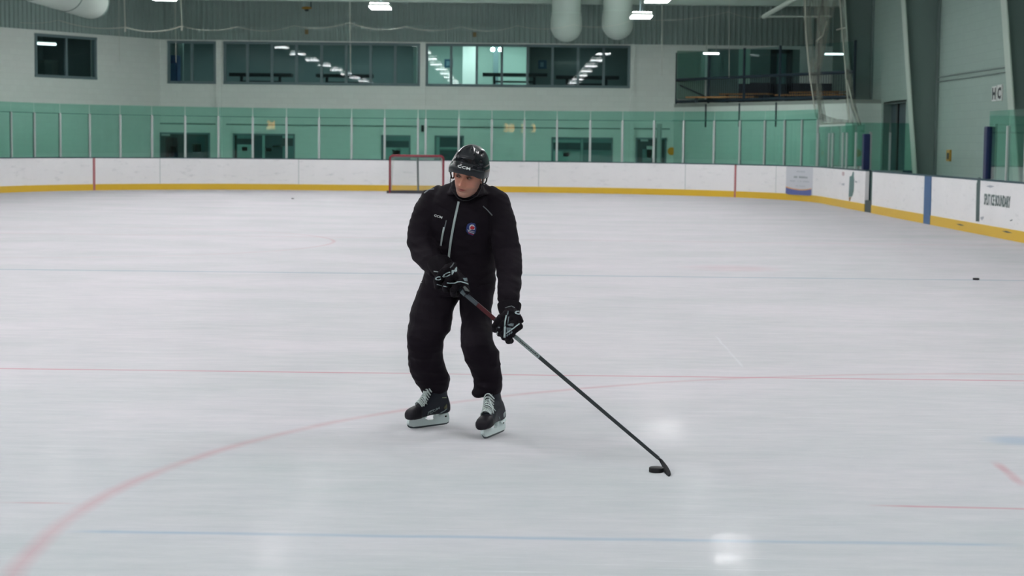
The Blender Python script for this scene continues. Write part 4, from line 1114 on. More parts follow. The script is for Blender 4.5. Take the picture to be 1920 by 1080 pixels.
# ---- trousers
mb = MB()
HP = [(800, 926, 498, 10.46, .135), (794, 930, 520, 10.49, .150), (788, 930, 540, 10.51, .155), (783, 927, 552, 10.51, .148)]
mb.loft([hring(*h) for h in HP])
LR = [(790, 866, 530, 10.51, .13), (780, 862, 556, 10.51, .13), (773, 853, 574, 10.49, .125), (768, 848, 592, 10.47, .122), (764, 843, 620, 10.44, .118), (763, 833, 630, 10.43, .114), (763, 831, 642, 10.43, .112),
      (764, 829, 662, 10.46, .105), (766, 833, 684, 10.51, .10), (770, 838, 700, 10.55, .095), (775, 842, 710, 10.58, .092), (782, 840, 721, 10.61, .088), (788, 837, 731, 10.63, .080), (795, 832, 740, 10.63, .070)]
mb.loft([hring(*h) for h in LR])
LL = [(862, 930, 530, 10.48, .13), (862, 926, 556, 10.46, .13), (863, 923, 576, 10.42, .125), (864, 923, 600, 10.36, .122), (865, 924, 625, 10.27, .118), (866, 926, 645, 10.22, .112),
      (870, 935, 662, 10.23, .104), (878, 937, 684, 10.27, .098), (886, 939, 700, 10.31, .094), (890, 943, 712, 10.33, .095), (888, 943, 722, 10.34, .098), (887, 941, 732, 10.35, .094), (893, 937, 741, 10.36, .085)]
mb.loft([hring(*h, ztilt=.05) for h in LL])
mb.blob(P(897, 735, 10.30), (.035, .05, .035), 8)           # bunched cloth at the hem
mb.blob(P(838, 708, 10.60), (.02, .05, .03), 8)
def folds_t(p, n):
    a = noise.noise(Vector((p.x * 6, p.y * 5, p.z * 3.5))) * .008
    low = max(0, .75 - p.z) / .75
    b = (1 - abs(noise.noise(Vector((p.x * 5 + p.z * 6, p.y * 6, p.z * 15)))) * 2) * (.004 + .005 * low)
    c = (1 - abs(noise.noise(Vector((p.x * 22, p.y * 16, p.z * 5 + 3)))) * 2) * .0022
    return a + b + c - .003
trousers = finish(mb, 'trousers', M_cloth2, .0075, 4, folds_t, skater)

# ---- body: one skin from head to feet, mostly under the clothing
HS = 1.03
HM = Matrix.Rotation(math.pi - R(20), 4, 'Z') @ Matrix.Rotation(-R(15), 4, 'X') @ Matrix.Rotation(-R(11), 4, 'Y')
HO = P(867.8, 333.5, 10.0) - (HM @ Vector((0, .088 * HS, 0)))
HMW = Matrix.Translation(HO) @ HM @ Matrix.Scale(HS, 4)
def interp(tab, z):
    if z <= tab[0][0]: return tab[0][1]
    for (a, va), (b, vb) in zip(tab, tab[1:]):
        if z <= b:
            f = (z - a) / (b - a); f = f * f * (3 - 2 * f) * .5 + f * .5; return va + (vb - va) * f
    return tab[-1][1]
FT = [(-.124, .040), (-.119, .066), (-.112, .079), (-.100, .0855), (-.092, .086), (-.082, .0815), (-.074, .085), (-.066, .087), (-.058, .0865), (-.045, .085), (-.02, .0835), (0, .0815), (.012, .086), (.022, .092), (.05, .092), (.085, .077), (.11, .045), (.125, .008)]
BT = [(-.124, -.02), (-.11, .025), (-.09, .045), (-.06, .066), (0, .094), (.04, .1), (.085, .083), (.11, .05), (.125, .008)]
WT = [(-.124, .018), (-.117, .034), (-.105, .046), (-.09, .0545), (-.07, .0615), (-.045, .067), (-.02, .071), (0, .0725), (.03, .075), (.06, .073), (.09, .060), (.11, .040), (.125, .008)]
def g(x, s): return math.exp(-(x / s) ** 2)
def head_pt(z, th):
    """th: 0 = straight ahead, +-pi = back"""
    w_ = interp(WT, z); f = interp(FT, z); b = interp(BT, z)
    cs, sn = math.cos(th), math.sin(th); ex = 2.25
    x = w_ * math.copysign(abs(sn) ** (2 / ex), sn)
    if cs >= 0:
        exf = 2.05; y = f * abs(cs) ** (2 / exf)
        k = cs ** .5
        y += k * (  .028 * g(x, .0085 + .006 * g(z + .042, .012)) * (max(0, min(1, (.016 - z) / .055)) ** 1.15 if z > -.040 else g(z + .040, .0085))   # nose
                  + .007 * (g(x - .0115, .006) + g(x + .0115, .006)) * g(z + .043, .007)                        # nostril wings
                  + .0045 * g(z - .019, .009) * (g(x - .028, .020) + g(x + .028, .020))                        # brow ridge
                  - .0105 * g(z - .001, .0125) * (g(x - .031, .0155) + g(x + .031, .0155))                      # eye sockets
                  + .0045 * (g(x - .042, .017) + g(x + .042, .017)) * g(z + .032, .016)                        # cheek bones
                  - .004 * (g(x - .045, .016) + g(x + .045, .016)) * g(z + .075, .018)                         # cheek hollows
                  + .0042 * g(x, .019) * g(z + .0625, .0042) + .0048 * g(x, .017) * g(z + .0745, .0046)          # lips
                  - .0050 * g(x, .022) * g(z + .0685, .0022)                                                    # mouth line
                  - .0028 * g(x, .018) * g(z + .086, .006)                                                      # below lip
                  + .004 * g(x, .017) * g(z + .103, .011)                                                       # chin
                  - .0018 * g(x, .0035) * g(z + .055, .005))
        if w_ > 0: pass
    else:
        y = -b * abs(cs) ** (2 / 2.2)
    return Vector((x, y, z))
hb = MB(); NZh, NTh = 130, 160; rings = []
for i in range(NZh):
    z = -.124 + .249 * i / (NZh - 1); rings.append([HMW @ head_pt(z, -math.pi + 2 * math.pi * k / NTh) for k in range(NTh)])
hb.loft(rings, True)
# ears
for sx_ in (-1, 1):
    rr = []
    for (dz, sc_) in ((-.03, .3), (-.024, .75), (-.01, .95), (.008, 1.1), (.022, 1.05), (.03, .6)):
        rr.append([HMW @ Vector((sx_ * (.073 + .010 * sc_ + .006 * math.cos(a)), -.012 + .017 * sc_ * math.sin(a) - dz * .2, -.012 + dz)) for a in [2 * math.pi * k / 14 for k in range(14)]])
    hb.loft(rr, True)
body_in = MB()
def btube(pts, rads): body_in.tube(pts, rads, 20)
chest = P(872, 400, 10.36)
btube([J['pelvis'], P(866, 470, 10.44), chest, P(876, 375, 10.34)], [.115, .105, .12, .09])
btube([P(876, 378, 10.34), J['neck'], HMW @ Vector((0, -.01, -.05))], [.07, .058, .052])
btube([P(860, 372, 10.34), sR, P(803, 414, 10.33), eR, P(808, 482, 10.23), wrR + Vector((0, .01, 0))], [.06, .055, .05, .042, .036, .024])
btube([P(890, 372, 10.33), sL, P(944, 425, 10.25), eL, P(955, 520, 10.13), wrL + Vector((0, .01, 0))], [.06, .055, .05, .042, .034, .022])
btube([P(858, 515, 10.5), J['hipR'], P(812, 596, 10.46), J['knR'], P(803, 690, 10.52), P(815, 735, 10.65)], [.10, .08, .07, .054, .046, .034])
btube([P(864, 515, 10.5), J['hipL'], P(895, 600, 10.36), J['knL'] + Vector((0, .06, 0)), P(910, 690, 10.30), P(916, 735, 10.38)], [.09, .075, .066, .050, .044, .034])
skin_in = finish(body_in, 'tmpbody', M_cloth, .008, 3)
hb.add([v.co.copy() for v in skin_in.data.vertices], [list(p.vertices) for p in skin_in.data.polygons])
bpy.data.objects.remove(skin_in)
# eyes
for sx_ in (-1, 1):
    c = HMW @ Vector((sx_ * .031, .0715, .0005))
    hb.blob(c, (.0118, .0118, .0118), 12, mi=1)
    ic = HMW @ Vector((sx_ * .031 + .0035, .0812, -.0005)); hb.blob(ic, (.0052, .0030, .0052), 8, Mx=HM.to_3x3(), mi=2)
    # lids
    for up_, zz, th_ in ((1, .0042, .0028), (-1, -.0052, .0022)):
        pts = []
        for k in range(9):
            a = -1 + 2 * k / 8; pts.append(HMW @ Vector((sx_ * .031 + a * .0145, .0815 - .006 * a * a, zz * (1 - .75 * a * a) + .0005)))
        hb.tube(pts, [th_ * (.5 + .5 * (1 - abs(-1 + 2 * k / 8))) for k in range(9)], 8, mi=(3 if up_ > 0 else 0))
def skin_mat():
    m = bpy.data.materials.new('skin'); m.use_nodes = True; nt = m.node_tree; b = nt.nodes['Principled BSDF']
    at = nt.nodes.new('ShaderNodeAttribute'); at.attribute_name = 'skin_tone'
    nt.links.new(at.outputs['Color'], b.inputs['Base Color']); b.inputs['Roughness'].default_value = .52
    b.inputs['Subsurface Weight'].default_value = .08; b.inputs['Subsurface Radius'].default_value = (.01, .004, .002); b.inputs['Subsurface Scale'].default_value = .5
    tc = nt.nodes.new('ShaderNodeTexCoord'); n = nt.nodes.new('ShaderNodeTexNoise'); n.inputs['Scale'].default_value = 400; nt.links.new(tc.outputs['Object'], n.inputs['Vector'])
    bp = nt.nodes.new('ShaderNodeBump'); bp.inputs['Strength'].default_value = .1; bp.inputs['Distance'].default_value = .002; nt.links.new(n.outputs['Fac'], bp.inputs['Height']); nt.links.new(bp.outputs[0], b.inputs['Normal'])
    return m
body = hb.build('body', [skin_mat(), mat('eye_white', (0.20, 0.17, 0.16), .3), mat('iris_dark', (0.03, 0.022, 0.018), .2), mat('upper_lid', (0.16, 0.075, 0.055), .6)], skater, smooth=180)
ca = body.data.color_attributes.new('skin_tone', 'FLOAT_COLOR', 'POINT'); HI = HMW.inverted()
def mixc(a, b, t): return tuple(x + (y - x) * t for x, y in zip(a, b))
for v in body.data.vertices:
    q = HI @ v.co; c = (.47, .205, .135); x, z = q.x, q.z
    if q.y > .0 and -.13 < z < .12:
        c = mixc(c, (.50, .20, .15), .6 * (g(x - .042, .02) + g(x + .042, .02)) * g(z + .03, .022))       # ruddy cheeks
        c = mixc(c, (.47, .18, .13), .6 * g(x, .014) * g(z + .035, .016))                                   # nose
        st = max(0, min(1, (-.050 - z) / .016)) * (1 - .2 * g(x, .02) * g(z + .068, .012))
        st = max(st, max(0, min(1, (abs(x) - .052) / .012)) * max(0, min(1, (-.02 - z) / .03)))
        nz_ = .75 + .25 * noise.noise(q * 300)
        c = mixc(c, (.185, .12, .105), .70 * st * nz_)                                                       # stubble
        lip = g(x, .021) ** 2 * (g(z + .0685, .0085) ** 3); c = mixc(c, (.34, .055, .055), min(1, 1.7 * lip))
        ml = g(x, .019) ** 2 * g(z + .0685, .0018); c = mixc(c, (.05, .012, .012), min(1, 1.2 * ml))
        br = (g(abs(x) - .031, .017) ** 2) * g(z - .0165 - .004 * (abs(x) - .03) / .02, .0048); c = mixc(c, (.045, .026, .02), min(1, 1.1 * br))
        c = mixc(c, (.33, .13, .10), .35 * (g(abs(x) - .031, .018) * g(z - .001, .012)))
    ca.data[v.index].color = (*c, 1)

# ---- helmet
def helm_pt(az, t, inflate=0.0):
    """az 0 = front, t 0 = rim .. 1 = crown"""
    rim = interp([(0, .031), (.55, .026), (1.0, .006), (1.35, -.004), (1.9, -.012), (2.4, -.045), (3.15, -.055)], abs(az))
    zc_ = .030; top = .156
    rx, ry, rz = .098, .126, top - zc_
    z = rim + (top - rim) * math.sin(t * math.pi / 2) ** 1.0
    k = (z - zc_) / rz
    rad = math.sqrt(max(0, 1 - k * k)) if k > 0 else 1 - .12 * k * k
    rad = max(rad, 0.0) * (1 - .0 * t)
    ex = 2.25; cs, sn = math.cos(az), math.sin(az)
    yy = ry * math.copysign(abs(cs) ** (2 / ex), cs); xx = rx * math.copysign(abs(sn) ** (2 / ex), sn)
    r_ = 0.0
    # brow band, raised crown ridge, side channels
    band = 1 / (1 + math.exp((t - .22) * 40)); r_ += .004 * band
    r_ += .0085 * g(abs(az) - (.50 + .55 * t * t), .10) * g(t - .62, .28) + .006 * g(t - .46, .05) * g(az, .55) - .004 * g(t - .33, .04) * g(az, .7)
    r_ -= .008 * g(az, .36) * g(t - .68, .2)
    r_ -= .007 * g(abs(az) - 1.15, .16) * g(t - .38, .07) + .006 * g(abs(az) - 1.5, .22) * g(t - .60, .06)
    r_ -= .006 * g(abs(az) - .95, .14) * g(t - .24, .035)
    r_ += .003 * g(abs(az) - 1.6, .5) * g(t - .30, .03) - .003 * g(t - .30, .012) * (1 if abs(az) < 1.0 else .3)
    r_ += inflate
    n = Vector((math.sin(az) * rad, math.cos(az) * rad, max(k, 0))).normalized() if rad > 0 or k > 0 else Vector((0, 0, 1))
    return Vector((xx * rad, yy * rad - .012, z)) + n * r_
mb = MB(); rings = []
NA = 144
for i in range(60):
    t_ = i / 59 * .995; rings.append([HMW @ helm_pt(-math.pi + 2 * math.pi * k / NA, t_) for k in range(NA)])
inner = [[HMW @ (helm_pt(-math.pi + 2 * math.pi * k / NA, t_, -.012)) for k in range(NA)] for t_ in (0, .3, .6, .9)]
mb.loft(inner[::-1] + rings, True)
helmet = mb.build('helmet', M_helmet, skater, smooth=180)
hbv = bvh_of(helmet)
# lower brow shell, slightly proud
mb = MB(); rows = []
for t_, inf in ((0.0, .001), (.02, .0055), (.16, .0055), (.19, .001)):
    rows.append([HMW @ helm_pt(-1.25 + 2.5 * k / 50, t_, inf) for k in range(51)])
mb.add([p for r_ in rows for p in r_], [(i * 51 + k, i * 51 + k + 1, (i + 1) * 51 + k + 1, (i + 1) * 51 + k) for i in range(3) for k in range(50)])
brow = mb.build('brow_shell', M_helmet_low, smooth=180); sub(brow, helmet)
hbv2 = bvh_of(helmet, brow)
drape_text(hbv2, 'CCM', (857.6, 313.8), (881.5, 319.6), (.7, -5.2), M_whitemark, helmet, 'brow_lettering', .002, .035, 1.1)
# vents
for (a0, t0, la, lt) in ((.62, .50, .05, .10), (-.62, .50, .05, .10), (1.05, .40, .10, .035), (-1.05, .40, .10, .035), (1.3, .62, .10, .035), (-1.3, .62, .10, .035), (0.0, .36, .22, .03), (.3, .80, .04, .05), (-.3, .80, .04, .05), (1.25, .2, .12, .03), (-1.25, .2, .12, .03)):
    mb = MB(); ring = []
    for k in range(16):
        a = 2 * math.pi * k / 16; ring.append(HMW @ helm_pt(a0 + la * math.cos(a), t0 + lt * math.sin(a), .0012))
    mb.add(ring, [tuple(range(16))]); v_ = mb.build('vent', mat('vent_black', (0.003, 0.003, 0.004), .9)); sd = v_.modifiers.new('t', 'SOLIDIFY'); sd.thickness = .002; sub(v_, helmet)
for sx_ in (-1, 1):
    mb = MB(); X_ = sx_ * .093
    pts = [HMW @ Vector((X_, .03, .02)), HMW @ Vector((X_, .028, -.01)), HMW @ Vector((X_ * .97, .012, -.042)), HMW @ Vector((X_ * .96, -.015, -.050)), HMW @ Vector((X_, -.035, -.035)), HMW @ Vector((X_, -.04, .0))]
    mb.tube(pts, .0045, 8); eg = mb.build('ear_loop', M_helmet, smooth=180); sub(eg, helmet)
    mb = MB(); mb.tube([HMW @ Vector((X_, .02, .0)), HMW @ Vector((sx_ * .090, .03, -.06)), HMW @ Vector((sx_ * .072, .036, -.105)), HMW @ Vector((sx_ * .03, .045, -.136)), HMW @ Vector((0, .048, -.142))], .0022, 8)
    st_ = mb.build('chin_strap', M_helmet_low, smooth=180); sub(st_, helmet)
    mb = MB(); mb.blob(HMW @ Vector((X_, .025, .005)), (.006, .006, .006), 6); sn_ = mb.build('strap_snap', M_silver, smooth=180); sub(sn_, helmet)

# ---- jacket details
jb = bvh_of(jacket)
drape_line(jb, [(860.3, 378), (857, 392), (853, 410), (849, 430), (845.5, 450), (842.8, 470), (841, 486), (840.5, 493)], 4.4, M_silver, jacket, 'zipper', .004)
drape_line(jb, [(837, 413), (834.5, 424), (832, 434)], 2.0, M_piping, jacket, 'pocket_zip_pull', .003)
drape_line(jb, [(832.5, 426), (829, 445), (826.5, 461)], 3.2, M_silver, jacket, 'chest_pocket_zip', .004)
drape_line(jb, [(795.5, 362.5), (804, 355.5), (814, 354.5)], 2.0, M_piping, jacket, 'shoulder_piping', .003)
drape_line(jb, [(905.5, 386.5), (914, 394), (923, 404)], 2.0, M_piping, jacket, 'shoulder_piping', .003)
drape_text(jb, 'CCM', (813.5, 405.6), (828.5, 410.3), (1.2, -4.2), M_whitemark, jacket, 'chest_lettering', .003, .03, 1.05)
# crest
def ell(cx, cy, rx, ry, n=20, a0=0, a1=360, rot=0):
    out = []
    for k in range(n):
        a = R(a0 + (a1 - a0) * k / (n if a1 - a0 == 360 else n - 1)); x = rx * math.cos(a); y = ry * math.sin(a); c_, s_ = math.cos(R(rot)), math.sin(R(rot))
        out.append((cx + x * c_ - y * s_, cy + x * s_ + y * c_))
    return out
cx, cy = 883, 430
drape_poly(jb, [(877, 420), (884, 417.5), (891, 419.5), (893, 428), (891.5, 437), (886, 442), (878, 439), (873.5, 433), (874.5, 425)], mat('crest_navy', (0.022, 0.04, 0.15), .6), jacket, 'crest', .003)
drape_poly(jb, ell(885, 426.5, 5.2, 5.6, 18, 180, 360) + [(890.2, 431), (880, 431)], mat('crest_white', (0.55, 0.57, 0.62), .6), jacket, 'crest_arc', .006)
leaf = [(0, -5), (1.2, -2.8), (3, -3.6), (2.7, -1), (4.8, -1.2), (3.6, .8), (4.2, 1.8), (1.2, 2.4), (.6, 4.4), (-.2, 2.6), (-3.4, 2.4), (-2.8, 1.4), (-4.6, -.2), (-2.8, -.6), (-3, -2.8), (-1.2, -2.2)]
drape_poly(jb, [(885.4 + x * .95, 427.6 + y * .95) for x, y in leaf], mat('crest_red', (0.42, 0.02, 0.035), .6), jacket, 'crest_leaf', .009)
for k, (y, m_) in enumerate(((433.4, 'crest_white'), (436.2, 'crest_white'), (438.6, 'crest_red'))):
    drape_line(jb, [(876.5 + k * .8, y - 2.6), (883, y), (890 - k, y + 1.6)], 1.1, MATS[m_], jacket, 'crest_stripe', .006)
# trouser edge reflective nick
tb = bvh_of(trousers, jacket)
drape_line(tb, [(787.5, 528.8), (791, 528.3)], 1.8, M_whitemark, trousers, 'side_tab', .003)

# ---- gloves closed round the shaft
def glove(name, wrist, cuff_top, cols, thumb_px, thumb_al, cuff_r, spread=0.0):
    """cols: pixel columns along the shaft for index .. little finger"""
    mb = MB(); rs = .0375
    base = []
    for i, px in enumerate(cols):
        c = stick_at(px); k = (.95, 1.0, .97, .88)[i]; rs = .0375 + spread * i
        b0 = around(c, 78, rs + .022); base.append(b0)
        pts = [wrist.lerp(b0, .62), b0, around(c, 42, rs + .014), around(c, 5, rs + .010), around(c, -38, rs + .007), around(c, -80, rs + .004), around(c, -118, rs), around(c, -150 * k, rs - .002)]
        mb.tube(pts, [.020, .0215, .0215, .0210, .0205, .0198, .0185, .0150], 12)
        # padded finger blocks on the back of each finger
        for al, ln in ((58, 12), (18, 12), (-26, 10)):
            q0 = around(c, al + ln, rs + .020); q1 = around(c, al - ln, rs + .018)
            mb.tube([q0, q0.lerp(q1, .5) + (q0 - c).normalized() * .004, q1], [.012, .0165, .012], 10)
    mid = (base[0] + base[3]) / 2
    side = (base[0] - base[3]).normalized()
    fw = (mid - wrist).normalized(); nrm = side.cross(fw).normalized()
    if nrm.y > 0: nrm = -nrm
    rings = []
    for f, hw, th in ((-.05, .044, .034), (.2, .050, .037), (.5, .060, .037), (.8, .065, .034), (1.0, .064, .028), (1.12, .056, .018)):
        c = wrist.lerp(mid, f); rings.append([c + side * (hw * math.cos(a)) + nrm * (th * math.sin(a) * (1.15 if math.sin(a) > 0 else .7)) for a in [2 * math.pi * k / 24 for k in range(24)]])
    mb.loft(rings)
    # padded rolls across the back of the hand
    for f, hw in ((.30, .046), (.58, .054), (.86, .057)):
        c = wrist.lerp(mid, f) + nrm * .026; mb.tube([c - side * hw, c - side * hw * .5 + nrm * .009, c + nrm * .011, c + side * hw * .5 + nrm * .009, c + side * hw], [.010, .0155, .0165, .0155, .010], 10)
    # cuff
    cd = (wrist - cuff_top).normalized(); cs_ = (side - cd * side.dot(cd)).normalized(); cn = cd.cross(cs_)
    rings = []
    for f, r0 in ((0, cuff_r * 1.10), (.35, cuff_r * 1.05), (.8, cuff_r * .92), (1.25, cuff_r * .72)):
        c = cuff_top.lerp(wrist, f); rings.append([c + cs_ * (r0 * math.cos(a)) + cn * (r0 * .80 * math.sin(a)) for a in [2 * math.pi * k / 28 for k in range(28)]])
    mb.loft(rings)
    # thumb from the index side of the palm
    tc = stick_at(thumb_px); ic = stick_at(cols[0]); sd_ = (tc - ic).normalized()
    b0 = wrist.lerp(base[0], .35) + sd_ * .012
    mb.tube([wrist.lerp(base[0], .1), b0, around(ic.lerp(tc, .45), thumb_al + 14, .050), around(ic.lerp(tc, .85), thumb_al, .040), around(tc + sd_ * .014, thumb_al - 12, .033), around(tc + sd_ * .030, thumb_al - 20, .029)],
            [.022, .023, .0215, .020, .0180, .0135], 14)
    o = finish(mb, name, M_glove, .0032, 2, None, skater)
    return o
gR = glove('glove', P(833, 513, 10.09), P(825, 495, 10.15), (860, 847, 834.5, 822), 871, 55, .076, .0085)
gL = glove('glove', P(955, 590, 9.98), P(955, 571, 10.02), (938, 946.5, 955, 963), 933, 150, .062)
gR['label'] = 'upper glove at the butt end of the stick'; gL['label'] = 'lower glove halfway down the stick'
gb = bvh_of(gR); GW = M_gl_white
drape_text(gb, 'C', (816.5, 526.6), (827, 524.6), (-1.4, -6.8), GW, gR, 'cuff_lettering', .004, .04)
drape_text(gb, 'C', (829.5, 522.6), (844.5, 516.6), (-.2, -8), GW, gR, 'cuff_lettering', .004, .04)
drape_text(gb, 'M', (847, 515.5), (857, 508.2), (-.4, -8), GW, gR, 'cuff_lettering', .004, .04)
drape_line(gb, [(838, 530.5), (846, 531), (853, 531), (858, 528.6), (864, 528.2), (869, 529.5), (875, 531.5), (881, 534)], 1.7, GW, gR, 'piping', .004)
drape_line(gb, [(819, 533), (828, 535.5), (838.5, 538)], 1.3, GW, gR, 'piping', .004)
drape_line(gb, [(825, 541), (831, 548), (836.5, 555)], 1.6, M_gl_grey, gR, 'finger_strip', .004)
drape_poly(gb, [(823, 545), (826, 544), (829, 551), (826, 551.5), (823.5, 549)], GW, gR, 'finger_patch', .004)
drape_line(gb, [(833.5, 552), (837, 555.5)], 2.6, GW, gR, 'finger_patch', .004)
drape_poly(gb, [(867.5, 521.5), (875.5, 521), (876.5, 527.5), (871, 527.5)], M_gl_grey, gR, 'thumb_patch', .004)
drape_poly(gb, [(868, 538), (872, 536), (880, 545), (880, 547), (872, 545)], mat('palm_grey', (0.09, 0.1, 0.1), .7), gR, 'palm_patch', .004)
drape_line(gb, [(808.5, 511.5), (813, 508.5), (821, 509.5)], 1.5, M_silver, gR, 'cuff_edge', .004)
drape_line(gb, [(851, 493), (848, 498), (844, 502)], 2.2, M_piping, gR, 'cuff_strap', .004)
gb = bvh_of(gL)
drape_text(gb, 'C', (964.4, 589.4), (976, 590.2), (1.2, -7.2), GW, gL, 'cuff_lettering', .004, .05)
drape_line(gb, [(947, 577.5), (959, 573.8), (965.5, 577.5)], 1.2, M_piping, gL, 'cuff_edge', .004)
drape_line(gb, [(953, 583), (951.5, 590.5)], 2.2, M_gl_grey, gL, 'piping', .004)
drape_line(gb, [(949.5, 591), (947, 603), (946.3, 611)], 2.6, GW, gL, 'piping', .004)
drape_line(gb, [(954, 594), (952, 607)], 1.7, M_gl_grey, gL, 'piping', .004)
drape_line(gb, [(947, 612), (946.5, 622), (946, 633)], 3.4, GW, gL, 'piping', .004)
drape_poly(gb, [(951, 609), (958, 606.6), (963, 607), (962.5, 612), (955, 611.5)], M_gl_grey, gL, 'back_patch', .004)
drape_poly(gb, [(949.5, 614), (957, 614.5), (961.5, 616.5), (950.5, 624.5)], M_gl_grey, gL, 'back_patch', .004)
drape_line(gb, [(949, 625.5), (956, 620.5), (963, 615.5), (969, 610.5), (974, 607)], 1.9, GW, gL, 'piping', .005)
for k in range(3): drape_line(gb, [(950 + 4 * k, 630.5 - 2.6 * k), (952.3 + 4 * k, 627 - 2.6 * k)], 2.4, M_gl_grey, gL, 'knuckle_mark', .004)
drape_line(gb, [(933.5, 622), (931.5, 625), (932, 628)], 2.0, M_silver, gL, 'thumb_mark', .004)
drape_line(gb, [(933.5, 613.8), (937.5, 614)], 2.2, M_piping, gL, 'thumb_mark', .004)

# ---- skates
def skate(toe_px, heel_px, heel_lift, roll, label):
    T_ = PZ(*toe_px); Hh = PZ(*heel_px); dx = (T_ - Hh); dx.z = 0; L_ = .285; dx.normalize()
    O = T_ - dx * .158
    yaw = math.atan2(dx.y, dx.x)
    Mx = Matrix.Translation(Vector((O.x, O.y, .001))) @ Matrix.Rotation(yaw, 4, 'Z') @ Matrix.Translation((.11, 0, 0)) @ Matrix.Rotation(heel_lift, 4, 'Y') @ Matrix.Translation((-.11, 0, 0)) @ Matrix.Rotation(roll, 4, 'X') @ Matrix.Scale(1.05, 4)
    W_ = lambda x, y, z: Mx @ Vector((x, y, z))
    Wb = lambda x, y, z: W_(x - .010, y * .92, z - .013)
    # boot
    mb = MB(); rings = []
    for x, hw, zb_, zt_ in ((-.112, .016, .095, .125), (-.108, .028, .084, .15), (-.09, .035, .078, .20), (-.06, .036, .078, .235), (-.02, .036, .079, .235), (.02, .038, .078, .205), (.05, .042, .074, .172), (.08, .046, .070, .150), (.11, .0485, .067, .138), (.130, .047, .066, .130), (.148, .041, .067, .121), (.160, .030, .070, .110), (.165, .016, .077, .098)):
        zc2 = (zb_ + zt_) / 2; hz = (zt_ - zb_) / 2
        rings.append([Wb(x, hw * math.copysign(abs(math.cos(a)) ** .8, math.cos(a)) * (1 - .18 * max(0, math.sin(a))), zc2 + hz * math.copysign(abs(math.sin(a)) ** .62, math.sin(a))) for a in [2 * math.pi * k / 28 for k in range(28)]])
    mb.loft(rings)
    rings = []
    for z, xc, rx, ry in ((.11, -.052, .052, .033), (.15, -.050, .055, .036), (.19, -.045, .056, .035), (.22, -.040, .056, .036), (.25, -.036, .058, .040), (.285, -.034, .060, .043)):
        rings.append([Wb(xc + rx * math.cos(a), ry * math.sin(a), z) for a in [2 * math.pi * k / 28 for k in range(28)]])
    mb.loft(rings)
    boot = finish(mb, 'skate', mat('skate_boot', (0.015, 0.018, 0.026), .5, spec=.22), .0035, 3, None, skater); boot['label'] = label
    mb = MB(); rings = []                                    # toe cap
    for x, hw, zb_, zt_ in ((.092, .0500, .067, .143), (.110, .0512, .065, .140), (.132, .050, .064, .133), (.152, .045, .065, .125), (.164, .036, .067, .115), (.169, .024, .071, .104)):
        zc2 = (zb_ + zt_) / 2; hz = (zt_ - zb_) / 2
        rings.append([Wb(x, hw * math.copysign(abs(math.cos(a)) ** .8, math.cos(a)) * (1 - .18 * max(0, math.sin(a))), zc2 + hz * math.copysign(abs(math.sin(a)) ** .62, math.sin(a))) for a in [2 * math.pi * k / 24 for k in range(24)]])
    mb.loft(rings); sub(mb.build('toe_cap', mat('toe_cap_black', (0.010, 0.0085, 0.013), .5, spec=.2), smooth=180), boot)
    # tongue
    mb = MB(); mb.tube([Wb(.088, 0, .148), Wb(.06, 0, .172), Wb(.035, 0, .205), Wb(.016, 0, .24), Wb(.008, 0, .26)], [.018, .021, .023, .024, .020], 12, up=Mx.to_3x3() @ Vector((0, 0, 1)), flat=.35)
    sub(mb.build('tongue', mat('tongue_grey', (0.10, 0.12, 0.125), .7), smooth=180), boot)
    # laces
    mb = MB(); rows = 9
    def top(f):  # point on the instep line
        x = .098 - .084 * f; z = .150 + .022 * f + .10 * f * f; return x, z
    for k in range(rows):
        f0 = .86 * k / rows; x0, z0_ = top(f0); x1, z1_ = top(f0 + .05)
        for sg in (-1, 1):
            w_ = .031
            mb.tube([Wb(x0 - .010, sg * w_ * 1.08, z0_ - .014), Wb(x0 - .002, sg * w_ * .85, z0_ + .001), Wb(x1 + .003, sg * w_ * .4, z1_ + .008), Wb(x1 + .003, 0, z1_ + .010)], .0038, 7)
    for yy in (-.011, -.003, .006, .013):
        mb.tube([Wb(.020, yy * .5, .232), Wb(.045, yy, .203), Wb(.062, yy * 1.5, .185 - abs(yy))], .0036, 6)
    mb.tube([Wb(.04, .01, .21), Wb(.062, .025, .20), Wb(.076, .040, .172), Wb(.086, .050, .14)], .0026, 6)
    mb.tube([Wb(.04, .01, .21), Wb(.066, .03, .196), Wb(.072, .046, .165), Wb(.07, .056, .15)], .0026, 6)
    sub(mb.build('laces', mat('lace_white', (0.55, 0.62, 0.62), .7), smooth=180), boot)
    # blade holder: two towers with a bridge
    prof = [(-.110, .074), (-.118, .058), (-.122, .034), (-.116, .018), (-.100, .011), (.125, .011), (.148, .018), (.157, .034), (.150, .058), (.055, .062), (.040, .050), (.026, .041), (-.004, .039), (-.020, .046), (-.030, .074)]
    mb = MB(); pl_ = [W_(x, -.011, z) for x, z in prof]; ax = (W_(0, .011, 0) - W_(0, -.011, 0)); mb.prism(pl_, ax)
    for (x0, x1) in ((-.116, -.03), (.03, .155)): 
        mb.prism([W_(x0 + .012, -.018, .072), W_(x1 - .016, -.018, .064), W_(x1 - .016, -.013, .054), W_(x0 + .012, -.013, .058)], W_(0, .040, 0) - W_(0, 0, 0))
    hold = sub(mb.build('blade_holder', mat('holder_white', (0.60, 0.70, 0.70), .3, spec=.4), bevel=.002), boot)
    mb = MB(); mb.prism([W_(-.125, -.0016, .024), W_(-.121, -.0016, .010), (W_(-.108, -.0016, .003)), W_(-.08, -.0016, .001), W_(.10, -.0016, 0.0), W_(.135, -.0016, .004), W_(.152, -.0016, .012), W_(.161, -.0016, .028), W_(.150, -.0016, .022), W_(.125, -.0016, .0125), W_(-.100, -.0016, .0125)], W_(0, .0032, 0) - W_(0, 0, 0))
